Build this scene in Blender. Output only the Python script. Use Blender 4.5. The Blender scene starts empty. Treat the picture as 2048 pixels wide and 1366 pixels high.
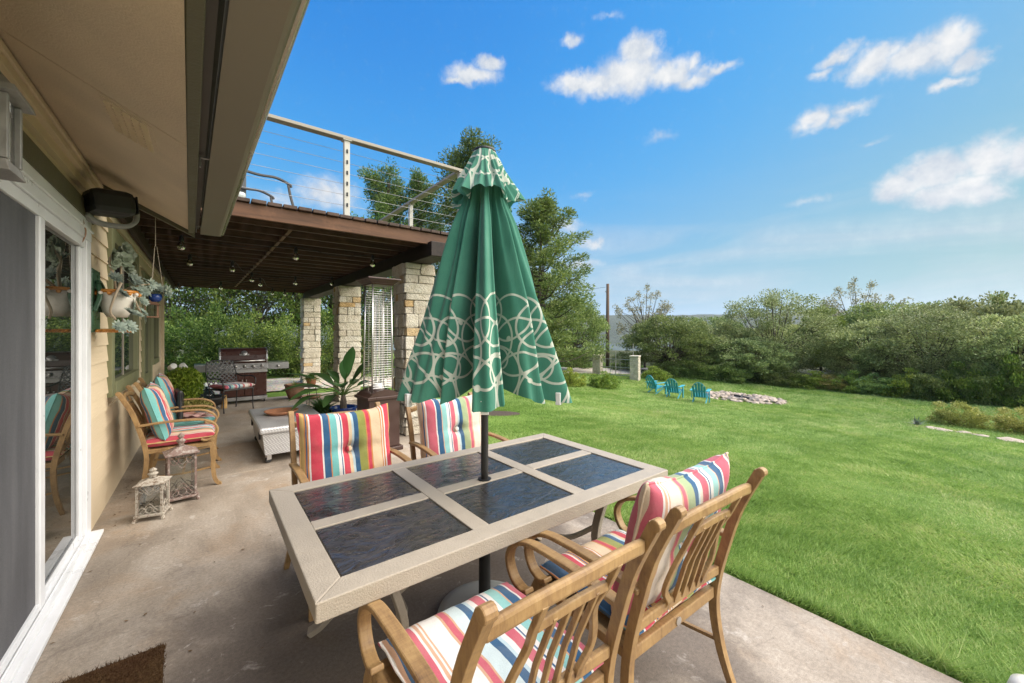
import bpy, math, random
import numpy as np
from mathutils import Vector, Matrix, Euler
from mathutils import noise as mnoise

SC = bpy.context.scene
COL = SC.collection
R = math.radians
random.seed(7)
rng = np.random.default_rng(7)

# ------------------------------------------------------------------ camera
cam_d = bpy.data.cameras.new('camera')
cam_d.lens = 14.0
cam_d.sensor_width = 36.0
cam_d.shift_y = -0.0088
cam_d.clip_start = 0.02
cam_d.clip_end = 20000
cam = bpy.data.objects.new('camera', cam_d)
COL.objects.link(cam)
cam.location = (0, 0, 1.5)
cam.rotation_euler = (R(90), 0, R(-37.64))
SC.camera = cam

# ------------------------------------------------------------------ exposure
SC.view_settings.view_transform = 'Standard'
SC.view_settings.look = 'None'
SC.view_settings.gamma = 1.0
SC.view_settings.use_curve_mapping = False
EXPOSURE = 1.12
SC.view_settings.exposure = EXPOSURE
SC.cycles.use_denoising = True
SC.cycles.max_bounces = 7
SC.cycles.diffuse_bounces = 4
SC.cycles.glossy_bounces = 4
SC.cycles.transparent_max_bounces = 10
SC.cycles.volume_bounces = 1
SC.cycles.sample_clamp_indirect = 6.0

# ------------------------------------------------------------------ node helpers
def nd(nt, t, ins=None, **attrs):
    n = nt.nodes.new(t)
    for k, v in attrs.items():
        setattr(n, k, v)
    for k, v in (ins or {}).items():
        s = n.inputs[k]
        if isinstance(v, bpy.types.NodeSocket):
            nt.links.new(v, s)
        else:
            if hasattr(s, 'default_value') and isinstance(v, (tuple, list)) and len(v) == 3 and len(s.default_value) == 4:
                v = (*v, 1)
            s.default_value = v
    return n

def M(nt, op, a, b=None, c=None, clamp=False):
    n = nt.nodes.new('ShaderNodeMath'); n.operation = op; n.use_clamp = clamp
    for i, v in enumerate((a, b, c)):
        if v is None: continue
        if isinstance(v, bpy.types.NodeSocket): nt.links.new(v, n.inputs[i])
        else: n.inputs[i].default_value = v
    return n.outputs[0]

def VM(nt, op, a, b=None):
    n = nt.nodes.new('ShaderNodeVectorMath'); n.operation = op
    for i, v in enumerate((a, b)):
        if v is None: continue
        if isinstance(v, bpy.types.NodeSocket): nt.links.new(v, n.inputs[i])
        else: n.inputs[i].default_value = v
    return n.outputs['Value'] if op in ('LENGTH', 'DOT_PRODUCT') else n.outputs['Vector']

def RAMP(nt, fac, stops, interp='LINEAR'):
    n = nt.nodes.new('ShaderNodeValToRGB'); r = n.color_ramp; r.interpolation = interp
    while len(r.elements) < len(stops): r.elements.new(1.0)
    for e, (p, c) in zip(r.elements, sorted(stops, key=lambda s: s[0])):
        e.position = p
        e.color = (*c, 1) if isinstance(c, (tuple, list)) else (c, c, c, 1)
    nt.links.new(fac, n.inputs[0])
    return n.outputs[0]

def MIX(nt, fac, a, b, blend='MIX'):
    n = nt.nodes.new('ShaderNodeMix'); n.data_type = 'RGBA'; n.blend_type = blend; n.clamp_factor = True
    for i, v in ((0, fac), (6, a), (7, b)):
        if isinstance(v, bpy.types.NodeSocket): nt.links.new(v, n.inputs[i])
        elif i == 0: n.inputs[0].default_value = v
        else: n.inputs[i].default_value = (*v, 1) if len(v) == 3 else v
    return n.outputs[2]

def NOISE(nt, vec, scale, detail=4, rough=.55, dist=0.0):
    return nd(nt, 'ShaderNodeTexNoise', {'Vector': vec, 'Scale': scale, 'Detail': detail, 'Roughness': rough, 'Distortion': dist}).outputs[0]

# ------------------------------------------------------------------ world
SUN_EL, SUN_AZ = 43.0, 134.0          # azimuth measured clockwise from +Y
W = bpy.data.worlds.new('World')
SC.world = W
W.use_nodes = True
wt = W.node_tree
wt.nodes.clear()
sky = nd(wt, 'ShaderNodeTexSky', sky_type='NISHITA', sun_disc=False, sun_elevation=R(SUN_EL), sun_rotation=R(SUN_AZ), altitude=250.0, air_density=1.0, dust_density=0.6, ozone_density=2.0)
SKY_STRENGTH = 0.09
KX = SKY_STRENGTH * 2 ** EXPOSURE
grade = nd(wt, 'ShaderNodeRGBCurve', {'Color': VM(wt, 'SCALE', sky.outputs[0])})
grade.inputs['Color'].links[0].from_node.inputs['Scale'].default_value = KX
for ci, ptsx in enumerate(([(0, 0), (.13, .006), (.18, .026), (.28, .075), (.45, .20), (.70, .29), (1, .33)], [(0, 0), (.28, .26), (.38, .355), (.70, .50), (1, .55)], [(0, 0), (.30, .52), (.56, .80), (.75, .86), (1, .81)])):
    cv = grade.mapping.curves[ci]
    while len(cv.points) < len(ptsx): cv.points.new(.5, .5)
    for pt, (a, b) in zip(cv.points, ptsx): pt.location = (a, b)
grade.mapping.update()
hsn = nd(wt, 'ShaderNodeVectorMath', {0: grade.outputs[0]}, operation='SCALE'); hsn.inputs['Scale'].default_value = 1 / KX
tc = nd(wt, 'ShaderNodeTexCoord')
sx = nd(wt, 'ShaderNodeSeparateXYZ', {0: tc.outputs['Generated']})
az = M(wt, 'ARCTAN2', sx.outputs[0], sx.outputs[1])
el = M(wt, 'ARCSINE', sx.outputs[2])
def pix_dir(u, v):
    th = R(37.64); a = (u - 1024) / 796
    return Vector((a * math.cos(th) + math.sin(th), -a * math.sin(th) + math.cos(th), -(v - 665) / 796)).normalized()
def azel(u, v):
    d = pix_dir(u, v)
    return math.atan2(d.x, d.y), math.asin(d.z)
# clouds are given by compass bearing and elevation
puffs = [(945,148,48,20,1),(978,122,26,18,1),(915,158,30,10,.8),
 (1150,165,50,22,1),(1205,166,64,27,1),(1278,104,38,32,1),(1260,148,72,40,1),(1335,150,62,26,1),(1385,160,38,16,.9),(1385,130,20,14,.8),(1432,141,38,13,.8),
 (1142,78,20,16,.7),(1220,29,22,10,.35),
 (1650,140,34,11,.7),(1680,110,44,15,.8),(1745,126,54,30,1),(1820,122,66,32,1),(1890,95,62,38,1),(1942,122,40,22,.9),(1902,168,42,13,.8),
 (1622,243,36,19,.9),(1692,218,46,16,.75),(1672,242,28,11,.7),
 (1800,375,60,28,1),(1870,342,78,40,1),(1965,325,84,42,1),(2045,322,62,38,1),(1905,385,104,32,1),(1965,392,55,24,.9),
 (655,385,60,34,.75),(560,395,40,18,.5),(1125,452,44,16,.6),(1183,490,26,15,.7),(1150,532,70,14,.6),(1320,275,34,12,.4),(1160,392,26,8,.35),(1750,282,26,8,.35),(1620,402,46,9,.35),(1985,460,60,22,.4)]
pl = []
for u, v, hw, hh, w in puffs:
    a, e = azel(u, v)
    a1, _ = azel(u + hw, v); a0, _ = azel(u - hw, v); _, e1 = azel(u, v - hh); _, e0 = azel(u, v + hh)
    pl.append((a, e, (a1 - a0) / 2, (e1 - e0) / 2, w))
ae = nd(wt, 'ShaderNodeCombineXYZ', {0: az, 1: el, 2: 0.0}).outputs[0]
nz = nd(wt, 'ShaderNodeTexNoise', {'Vector': ae, 'Scale': 16.0, 'Detail': 6.0, 'Roughness': .62})
wv = nd(wt, 'ShaderNodeVectorMath', {0: nz.outputs['Color'], 1: (.085, .055, 0), 2: (-.0425, -.0275, 0)}, operation='MULTIPLY_ADD').outputs[0]
aew = VM(wt, 'ADD', ae, wv)
# the same scattered cumulus all round the sky outside the field of view of the photograph
gen = NOISE(wt, VM(wt, 'MULTIPLY', aew, (2.6, 4.2, 0)), 1.0, 2, .5)
dens = nd(wt, 'ShaderNodeMapRange', {0: gen, 1: .48, 2: .60, 3: 0.0, 4: 1.0}, clamp=True).outputs[0]
dens = M(wt, 'MULTIPLY', dens, M(wt, 'GREATER_THAN', M(wt, 'ABSOLUTE', M(wt, 'SUBTRACT', az, .66)), 1.25))
for a, e, sa, se, w in pl:
    v = nd(wt, 'ShaderNodeVectorMath', {0: aew, 1: (1 / sa, 1 / se, 0), 2: (-a / sa, -e / se, 0)}, operation='MULTIPLY_ADD').outputs[0]
    d = M(wt, 'MULTIPLY_ADD', VM(wt, 'LENGTH', v), -w, 1.50 * w)
    dens = M(wt, 'MAXIMUM', dens, d)
fine = NOISE(wt, ae, 45, 6, .65)
dens2 = M(wt, 'ADD', dens, M(wt, 'MULTIPLY', M(wt, 'SUBTRACT', fine, .5), .80))
calpha = nd(wt, 'ShaderNodeMapRange', {0: dens2, 1: 0.02, 2: 1.10}, interpolation_type='SMOOTHSTEP').outputs[0]
# thin streaky cirrus low over the horizon
st = NOISE(wt, VM(wt, 'MULTIPLY', ae, (2.2, 13.0, 0)), 1.0, 5, .55, .6)
stm = nd(wt, 'ShaderNodeMapRange', {0: st, 1: .40, 2: .76}).outputs[0]
band = M(wt, 'MULTIPLY', nd(wt, 'ShaderNodeMapRange', {0: el, 1: .01, 2: .06}).outputs[0], nd(wt, 'ShaderNodeMapRange', {0: el, 1: .34, 2: .17}).outputs[0])
cirr = M(wt, 'MULTIPLY', M(wt, 'MULTIPLY', stm, band), .75)
alpha = M(wt, 'MAXIMUM', calpha, cirr)
shade = NOISE(wt, VM(wt, 'ADD', ae, (0, .012, 0)), 22, 4, .6)
CW = 0.46 * 2 ** (1 - EXPOSURE) / SKY_STRENGTH
ccol = MIX(wt, M(wt, 'MULTIPLY', nd(wt, 'ShaderNodeMapRange', {0: M(wt, 'ADD', shade, M(wt, 'MULTIPLY', dens2, .12)), 1: .46, 2: .80}).outputs[0], 1.0), (.66 * CW, .73 * CW, .83 * CW), (1.0 * CW, 1.0 * CW, 1.0 * CW))
skyc = MIX(wt, alpha, hsn.outputs[0], ccol)
bg = nd(wt, 'ShaderNodeBackground', {'Color': skyc, 'Strength': SKY_STRENGTH})
wo = nd(wt, 'ShaderNodeOutputWorld', {'Surface': bg.outputs[0]})

# ------------------------------------------------------------------ sun
sl = bpy.data.lights.new('sun', 'SUN')
sl.energy = 4.6
sl.angle = R(88)
sl.color = (1.0, .90, .78)
sun = bpy.data.objects.new('sun', sl)
COL.objects.link(sun)
sd = Vector((math.sin(R(SUN_AZ)) * math.cos(R(SUN_EL)), math.cos(R(SUN_AZ)) * math.cos(R(SUN_EL)), math.sin(R(SUN_EL))))
sun.rotation_euler = (-sd).to_track_quat('-Z', 'Y').to_euler()
sun.location = (4, -4, 9)

# ------------------------------------------------------------------ materials
def base_mat(name):
    m = bpy.data.materials.new(name); m.use_nodes = True
    nt = m.node_tree
    b = nt.nodes['Principled BSDF']
    return m, nt, b

def setp(nt, b, **kw):
    names = dict(col='Base Color', rough='Roughness', metal='Metallic', spec='Specular IOR Level', normal='Normal', alpha='Alpha', trans='Transmission Weight', ior='IOR', coat='Coat Weight', sheen='Sheen Weight', emc='Emission Color', ems='Emission Strength', sss='Subsurface Weight')
    for k, v in kw.items():
        s = b.inputs[names[k]]
        if isinstance(v, bpy.types.NodeSocket): nt.links.new(v, s)
        else: s.default_value = (*v, 1) if isinstance(v, tuple) and len(v) == 3 else v

def BUMP(nt, h, strength=.3, dist=.01, normal=None):
    ins = {'Height': h, 'Strength': strength, 'Distance': dist}
    if normal is not None: ins['Normal'] = normal
    return nd(nt, 'ShaderNodeBump', ins).outputs[0]

def objco(nt): return nd(nt, 'ShaderNodeTexCoord').outputs['Object']
def wpos(nt): return nd(nt, 'ShaderNodeNewGeometry').outputs['Position']

def pmat(name, col, rough=.6, metal=0.0, var=.15, vs=6.0, bump=0.0, bs=60.0, spec=.5, stretch=None, world=False, rv=.1):
    m, nt, b = base_mat(name)
    co = wpos(nt) if world else objco(nt)
    cv = VM(nt, 'MULTIPLY', co, stretch) if stretch else co
    n = NOISE(nt, cv, vs, 5)
    lo = tuple(c * (1 - var) for c in col); hi = tuple(min(1, c * (1 + var)) for c in col)
    c = RAMP(nt, n, [(.28, lo), (.72, hi)])
    setp(nt, b, col=c, metal=metal, spec=spec)
    r = nd(nt, 'ShaderNodeMapRange', {0: n, 1: .3, 2: .7, 3: max(0, rough - rv), 4: min(1, rough + rv)}).outputs[0]
    setp(nt, b, rough=r)
    if bump:
        setp(nt, b, normal=BUMP(nt, NOISE(nt, cv, bs, 4), bump, .01))
    return m

MT = {}
def concrete():
    m, nt, b = base_mat('stained_concrete')
    p = wpos(nt)
    big = NOISE(nt, p, .55, 6, .6, .6)
    mid = NOISE(nt, VM(nt, 'MULTIPLY', p, (1, .45, 1)), 2.6, 6, .65, .4)
    fine = NOISE(nt, p, 60, 4, .7)
    grit = NOISE(nt, p, 260, 2, .6)
    c = RAMP(nt, mid, [(.28, (.205, .172, .138)), (.46, (.300, .262, .216)), (.60, (.360, .322, .274)), (.76, (.455, .425, .380))])
    rust = RAMP(nt, NOISE(nt, p, 1.3, 5, .6, .8), [(.52, 0.0), (.72, .55)])
    c = MIX(nt, rust, c, (.31, .20, .105))
    # old damp staining by the table plus its painted contact shade, soft ragged outline
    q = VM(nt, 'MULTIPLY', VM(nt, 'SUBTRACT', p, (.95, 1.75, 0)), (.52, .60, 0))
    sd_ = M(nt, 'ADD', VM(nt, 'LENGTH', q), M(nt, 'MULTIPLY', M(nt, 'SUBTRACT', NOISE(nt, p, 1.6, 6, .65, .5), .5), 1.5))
    stain_shade = nd(nt, 'ShaderNodeMapRange', {0: sd_, 1: 1.0, 2: .55}, interpolation_type='SMOOTHSTEP').outputs[0]
    c = MIX(nt, M(nt, 'MULTIPLY', stain_shade, .80), c, (.105, .088, .076))
    dk = RAMP(nt, big, [(.50, 0.0), (.68, .72)])
    c = MIX(nt, dk, c, (.165, .142, .120))
    c = MIX(nt, M(nt, 'MULTIPLY', RAMP(nt, NOISE(nt, p, 5.5, 5, .7, 1.0), [(.60, 0.0), (.70, 1.0)]), .55), c, (.50, .475, .44))
    c = MIX(nt, .5, c, RAMP(nt, fine, [(.3, (.28, .25, .23)), (.7, (.72, .69, .66))]), 'OVERLAY')
    c = MIX(nt, .35, c, RAMP(nt, grit, [(.3, (.2, .2, .2)), (.7, (.8, .78, .76))]), 'OVERLAY')
    c = MIX(nt, RAMP(nt, NOISE(nt, p, 38, 2, .5), [(.72, 0.0), (.76, .6)]), c, (.10, .08, .06))
    crack = nd(nt, 'ShaderNodeTexVoronoi', {'Vector': VM(nt, 'ADD', p, VM(nt, 'MULTIPLY', nd(nt, 'ShaderNodeTexNoise', {'Vector': p, 'Scale': 2.0, 'Detail': 5.0}).outputs['Color'], (.7, .7, 0))), 'Scale': .55}, feature='DISTANCE_TO_EDGE').outputs['Distance']
    ck = RAMP(nt, crack, [(.0, 1.0), (.003, 0.0)])
    c = MIX(nt, M(nt, 'MULTIPLY', ck, .28), c, (.10, .08, .065))
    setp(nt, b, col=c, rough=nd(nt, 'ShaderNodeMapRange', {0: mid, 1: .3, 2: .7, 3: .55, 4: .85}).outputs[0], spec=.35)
    h = M(nt, 'ADD', M(nt, 'MULTIPLY', fine, .5), M(nt, 'MULTIPLY', grit, .6))
    setp(nt, b, normal=BUMP(nt, h, .35, .004))
    return m

def lawn_mat():
    m, nt, b = base_mat('lawn_soil_and_turf')
    p = wpos(nt)
    n1 = NOISE(nt, p, .35, 5, .6); n2 = NOISE(nt, VM(nt, 'MULTIPLY', p, (1, 1, 1)), 6, 5, .7); n3 = NOISE(nt, p, 45, 4, .75)
    c = RAMP(nt, n1, [(.30, (.10, .20, .030)), (.5, (.15, .26, .042)), (.7, (.21, .30, .062))])
    c = MIX(nt, .55, c, RAMP(nt, n2, [(.3, (.09, .18, .03)), (.7, (.22, .32, .07))]))
    c = MIX(nt, .5, c, RAMP(nt, n3, [(.3, (.25, .25, .25)), (.7, (.75, .75, .7))]), 'OVERLAY')
    far = nd(nt, 'ShaderNodeMapRange', {0: VM(nt, 'LENGTH', p), 1: 29.0, 2: 33.0}).outputs[0]
    c = MIX(nt, far, c, RAMP(nt, NOISE(nt, p, .25, 6, .7), [(.3, (.03, .045, .015)), (.7, (.085, .085, .04))]))
    setp(nt, b, col=c, rough=.9, spec=.2, normal=BUMP(nt, n3, .8, .04))
    return m

def blade_mat(name, stops, tr=.35):
    m, nt, b = base_mat(name)
    g = nd(nt, 'ShaderNodeNewGeometry')
    p = g.outputs['Position']
    patch = NOISE(nt, VM(nt, 'MULTIPLY', p, (.8, 1.3, 1)), 1.5, 6, .72)
    p2 = NOISE(nt, p, .22, 3, .5)
    f = M(nt, 'ADD', M(nt, 'ADD', M(nt, 'MULTIPLY', g.outputs['Random Per Island'], .34), M(nt, 'MULTIPLY_ADD', patch, 1.15, -.33)), M(nt, 'MULTIPLY_ADD', p2, .5, -.2))
    c = RAMP(nt, f, stops)
    setp(nt, b, col=c, rough=.55, spec=.25)
    t = nd(nt, 'ShaderNodeBsdfTranslucent', {'Color': c})
    mx = nd(nt, 'ShaderNodeMixShader', {0: tr, 1: b.outputs[0], 2: t.outputs[0]})
    nt.links.new(mx.outputs[0], nt.nodes['Material Output'].inputs[0])
    return m

def leaf_mat(name, lo, mid, hi, tr=.3, rough=.5):
    m, nt, b = base_mat(name)
    g = nd(nt, 'ShaderNodeNewGeometry')
    oi = nd(nt, 'ShaderNodeObjectInfo')
    n = NOISE(nt, g.outputs['Position'], 1.1, 4, .6)
    f = M(nt, 'ADD', M(nt, 'MULTIPLY', g.outputs['Random Per Island'], .55), M(nt, 'MULTIPLY', n, .5))
    c = RAMP(nt, f, [(.22, lo), (.52, mid), (.85, hi)])
    c = nd(nt, 'ShaderNodeHueSaturation', {'Hue': M(nt, 'ADD', .482, M(nt, 'MULTIPLY', M(nt, 'FRACT', M(nt, 'MULTIPLY', oi.outputs['Random'], 7.3)), .036)), 'Value': M(nt, 'ADD', .72, M(nt, 'MULTIPLY', oi.outputs['Random'], .56)), 'Saturation': 1.0, 'Color': c}).outputs[0]
    setp(nt, b, col=c, rough=rough, spec=.3)
    t = nd(nt, 'ShaderNodeBsdfTranslucent', {'Color': c})
    mx = nd(nt, 'ShaderNodeMixShader', {0: tr, 1: b.outputs[0], 2: t.outputs[0]})
    nt.links.new(mx.outputs[0], nt.nodes['Material Output'].inputs[0])
    return m

def stone_mat():
    m, nt, b = base_mat('limestone')
    p = wpos(nt)
    oi = nd(nt, 'ShaderNodeObjectInfo').outputs['Random']
    c = RAMP(nt, oi, [(0, (.50, .45, .36)), (.3, (.58, .53, .44)), (.55, (.64, .60, .52)), (.90, (.55, .49, .40)), (.93, (.54, .41, .25)), (1, (.52, .35, .17))])
    n = NOISE(nt, p, 9, 6, .7); n2 = NOISE(nt, p, 40, 5, .7)
    c = MIX(nt, .6, c, RAMP(nt, n, [(.25, (.28, .27, .25)), (.55, (.52, .52, .51)), (.8, (.72, .72, .72))]), 'OVERLAY')
    c = MIX(nt, RAMP(nt, NOISE(nt, p, 14, 4, .6, .6), [(.58, 0.0), (.72, .5)]), c, (.40, .31, .20))
    setp(nt, b, col=c, rough=.9, spec=.2, normal=BUMP(nt, M(nt, 'ADD', n, M(nt, 'MULTIPLY', n2, .6)), 1.0, .045))
    return m

def wood_mat(name, lo, hi, axis='y', rough=.6, knots=True, sc=1.0):
    m, nt, b = base_mat(name)
    p = wpos(nt)
    s = {'x': (1.2, 16, 16), 'y': (16, 1.2, 16), 'z': (16, 16, 1.2)}[axis]
    q = VM(nt, 'MULTIPLY', p, tuple(k * sc for k in s))
    oi = nd(nt, 'ShaderNodeObjectInfo').outputs['Random']
    n = NOISE(nt, VM(nt, 'ADD', q, nd(nt, 'ShaderNodeCombineXYZ', {0: M(nt, 'MULTIPLY', oi, 37.), 1: M(nt, 'MULTIPLY', oi, 11.), 2: oi}).outputs[0]), 1.0, 6, .65, .8)
    c = RAMP(nt, n, [(.30, lo), (.70, hi)])
    c = nd(nt, 'ShaderNodeHueSaturation', {'Hue': .5, 'Saturation': 1.0, 'Value': M(nt, 'ADD', .75, M(nt, 'MULTIPLY', oi, .5)), 'Color': c}).outputs[0]
    wear = RAMP(nt, NOISE(nt, p, 3.0, 5, .7), [(.55, 0.0), (.75, .45)])
    c = MIX(nt, wear, c, tuple(k * 1.7 for k in hi))
    setp(nt, b, col=c, rough=rough, spec=.3, normal=BUMP(nt, n, .35, .006))
    return m

def diamond_mat():
    m, nt, b = base_mat('diamond_plate')
    co = objco(nt)
    def lat(ax, ay, off):
        s = nd(nt, 'ShaderNodeSeparateXYZ', {0: co})
        x = M(nt, 'ADD', M(nt, 'ADD', s.outputs[0], s.outputs[2]), off); y = M(nt, 'ADD', M(nt, 'ADD', s.outputs[1], M(nt, 'MULTIPLY', s.outputs[2], .37)), off)
        a = M(nt, 'SUBTRACT', M(nt, 'FRACT', M(nt, 'MULTIPLY', x, 34.)), .5); c_ = M(nt, 'SUBTRACT', M(nt, 'FRACT', M(nt, 'MULTIPLY', y, 34.)), .5)
        u = M(nt, 'ADD', M(nt, 'MULTIPLY', a, ax), M(nt, 'MULTIPLY', c_, ay)); v = M(nt, 'SUBTRACT', M(nt, 'MULTIPLY', a, ay), M(nt, 'MULTIPLY', c_, ax))
        d = M(nt, 'ADD', M(nt, 'POWER', M(nt, 'MULTIPLY', M(nt, 'ABSOLUTE', u), 2.2), 2.), M(nt, 'POWER', M(nt, 'MULTIPLY', M(nt, 'ABSOLUTE', v), 6.), 2.))
        return nd(nt, 'ShaderNodeMapRange', {0: d, 1: 1.0, 2: .3}).outputs[0]
    h = M(nt, 'MAXIMUM', lat(.707, .707, 0.0), lat(.707, -.707, .0147))
    n = NOISE(nt, co, 5, 5)
    setp(nt, b, col=MIX(nt, h, RAMP(nt, n, [(.3, (.34, .34, .35)), (.7, (.48, .48, .49))]), (.60, .60, .60)), metal=.45, rough=nd(nt, 'ShaderNodeMapRange', {0: n, 1: .3, 2: .7, 3: .30, 4: .5}).outputs[0], normal=BUMP(nt, h, .5, .003))
    return m

RED, TEAL, NAVY, WHT, CRM, YEL, OLV, ORG, LBL = (.46, .050, .078), (.15, .40, .39), (.032, .095, .19), (.62, .60, .58), (.60, .46, .31), (.52, .35, .13), (.24, .25, .065), (.48, .20, .07), (.40, .52, .57)
SEQ = [(.03, YEL), (.012, ORG), (.010, NAVY), (.014, ORG), (.016, WHT), (.105, RED), (.014, WHT), (.062, NAVY), (.010, ORG), (.066, TEAL), (.030, WHT), (.012, NAVY), (.010, WHT), (.062, RED), (.034, CRM), (.020, LBL), (.050, NAVY), (.078, OLV), (.012, ORG), (.036, RED), (.012, ORG), (.105, CRM), (.012, ORG), (.010, WHT), (.018, ORG), (.016, WHT), (.070, RED)]
FADE = {RED: (.45, .115, .155), YEL: (.58, .48, .38), CRM: (.60, .54, .48), OLV: (.28, .35, .22), ORG: (.50, .33, .24), TEAL: (.24, .46, .45)}
def stripe_mat(name, width, phase=0.0, fade=0.0, axis=0, flip=1, over={}):
    m, nt, b = base_mat(name)
    co = objco(nt)
    s = nd(nt, 'ShaderNodeSeparateXYZ', {0: co})
    tot = sum(w for w, _ in SEQ)
    wob = M(nt, 'MULTIPLY', M(nt, 'SUBTRACT', NOISE(nt, co, 5, 2), .5), .018)
    f = M(nt, 'FRACT', M(nt, 'ADD', M(nt, 'ADD', M(nt, 'DIVIDE', s.outputs[axis], width * flip), .5 + phase), wob))
    st, x = [], 0
    for w, c in SEQ:
        if c in over: c = over[c]
        if fade: c = tuple(k * (1 - fade) + j * fade for k, j in zip(c, FADE.get(c, c)))
        st.append((x / tot, c)); x += w
    c = RAMP(nt, f, st, 'CONSTANT')
    weave = NOISE(nt, co, 420, 2, .5)
    c = MIX(nt, .35, c, RAMP(nt, weave, [(.3, (.38, .38, .38)), (.7, (.62, .62, .62))]), 'OVERLAY')
    dirt = RAMP(nt, NOISE(nt, co, 4.5, 5, .65), [(.5, 0.0), (.8, .22)])
    c = MIX(nt, dirt, c, (.45, .38, .30))
    wr = NOISE(nt, co, 11, 4, .6, .5)
    setp(nt, b, col=c, rough=.92, spec=.15, sheen=.15, normal=BUMP(nt, M(nt, 'ADD', M(nt, 'MULTIPLY', weave, .08), wr), .35, .012))
    return m

def chair_mat():
    m, nt, b = base_mat('wood_tone_chair_frame')
    co = objco(nt)
    g1 = NOISE(nt, VM(nt, 'MULTIPLY', co, (9, 60, 9)), 1.0, 5, .7, .6); g2 = NOISE(nt, VM(nt, 'MULTIPLY', co, (70, 10, 10)), 1.0, 5, .7, .6)
    big = NOISE(nt, co, 7, 5, .7)
    f = M(nt, 'ADD', M(nt, 'MULTIPLY', M(nt, 'ADD', g1, g2), .34), M(nt, 'MULTIPLY', big, .38))
    c = RAMP(nt, f, [(.36, (.105, .062, .038)), (.47, (.235, .140, .062)), (.58, (.325, .205, .088)), (.72, (.38, .26, .135))])
    chip = RAMP(nt, NOISE(nt, co, 55, 3, .6), [(.70, 0.0), (.74, .7)])
    c = MIX(nt, chip, c, (.10, .065, .045))
    setp(nt, b, col=c, rough=nd(nt, 'ShaderNodeMapRange', {0: big, 1: .3, 2: .7, 3: .34, 4: .6}).outputs[0], spec=.4, normal=BUMP(nt, f, .25, .006))
    return m

def umbrella_mat():
    m, nt, b = base_mat('green_umbrella_fabric')
    uv = nd(nt, 'ShaderNodeUVMap').outputs[0]
    s = nd(nt, 'ShaderNodeSeparateXYZ', {0: uv})
    p, q = s.outputs[0], s.outputs[1]
    S = .35
    mask = None
    for (o, q0, r, wd) in ((0, .05, .170, .0066), (.5, .05, .170, .0066), (.25, .235, .150, .0066), (.75, .235, .150, .0066), (.0, .375, .120, .0066), (.5, .375, .120, .0062), (.5, .15, .060, .006)):
        px = M(nt, 'MULTIPLY', M(nt, 'SUBTRACT', M(nt, 'FRACT', M(nt, 'ADD', M(nt, 'DIVIDE', p, S), o)), .5), S)
        qy = M(nt, 'SUBTRACT', q, q0)
        d = M(nt, 'SQRT', M(nt, 'ADD', M(nt, 'MULTIPLY', px, px), M(nt, 'MULTIPLY', qy, qy)))
        k = M(nt, 'ABSOLUTE', M(nt, 'SUBTRACT', d, r))
        e = nd(nt, 'ShaderNodeMapRange', {0: k, 1: wd, 2: wd * .75}).outputs[0]
        mask = e if mask is None else M(nt, 'MAXIMUM', mask, e)
    for (o, q0) in ((.10, .36), (.62, .21), (.40, .27), (.86, .09)):       # little scroll dots
        px = M(nt, 'MULTIPLY', M(nt, 'SUBTRACT', M(nt, 'FRACT', M(nt, 'ADD', M(nt, 'DIVIDE', p, S), o)), .5), S)
        qy = M(nt, 'SUBTRACT', q, q0)
        d = M(nt, 'SQRT', M(nt, 'ADD', M(nt, 'MULTIPLY', px, px), M(nt, 'MULTIPLY', qy, qy)))
        mask = M(nt, 'MAXIMUM', mask, nd(nt, 'ShaderNodeMapRange', {0: d, 1: .016, 2: .013}).outputs[0])
    co = objco(nt)
    n = NOISE(nt, co, 3.5, 5, .6)
    g = RAMP(nt, n, [(.3, (.040, .175, .122)), (.7, (.072, .240, .170))])
    c = MIX(nt, mask, g, (.50, .54, .46))
    weave = NOISE(nt, co, 350, 2)
    c = MIX(nt, .3, c, RAMP(nt, weave, [(.3, (.4, .4, .4)), (.7, (.6, .6, .6))]), 'OVERLAY')
    setp(nt, b, col=c, rough=.9, spec=.15, sheen=.2, normal=BUMP(nt, NOISE(nt, VM(nt, 'MULTIPLY', co, (9, 9, 2)), 2.0, 4), .25, .02))
    t = nd(nt, 'ShaderNodeBsdfTranslucent', {'Color': c})
    mx = nd(nt, 'ShaderNodeMixShader', {0: .22, 1: b.outputs[0], 2: t.outputs[0]})
    nt.links.new(mx.outputs[0], nt.nodes['Material Output'].inputs[0])
    return m

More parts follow.
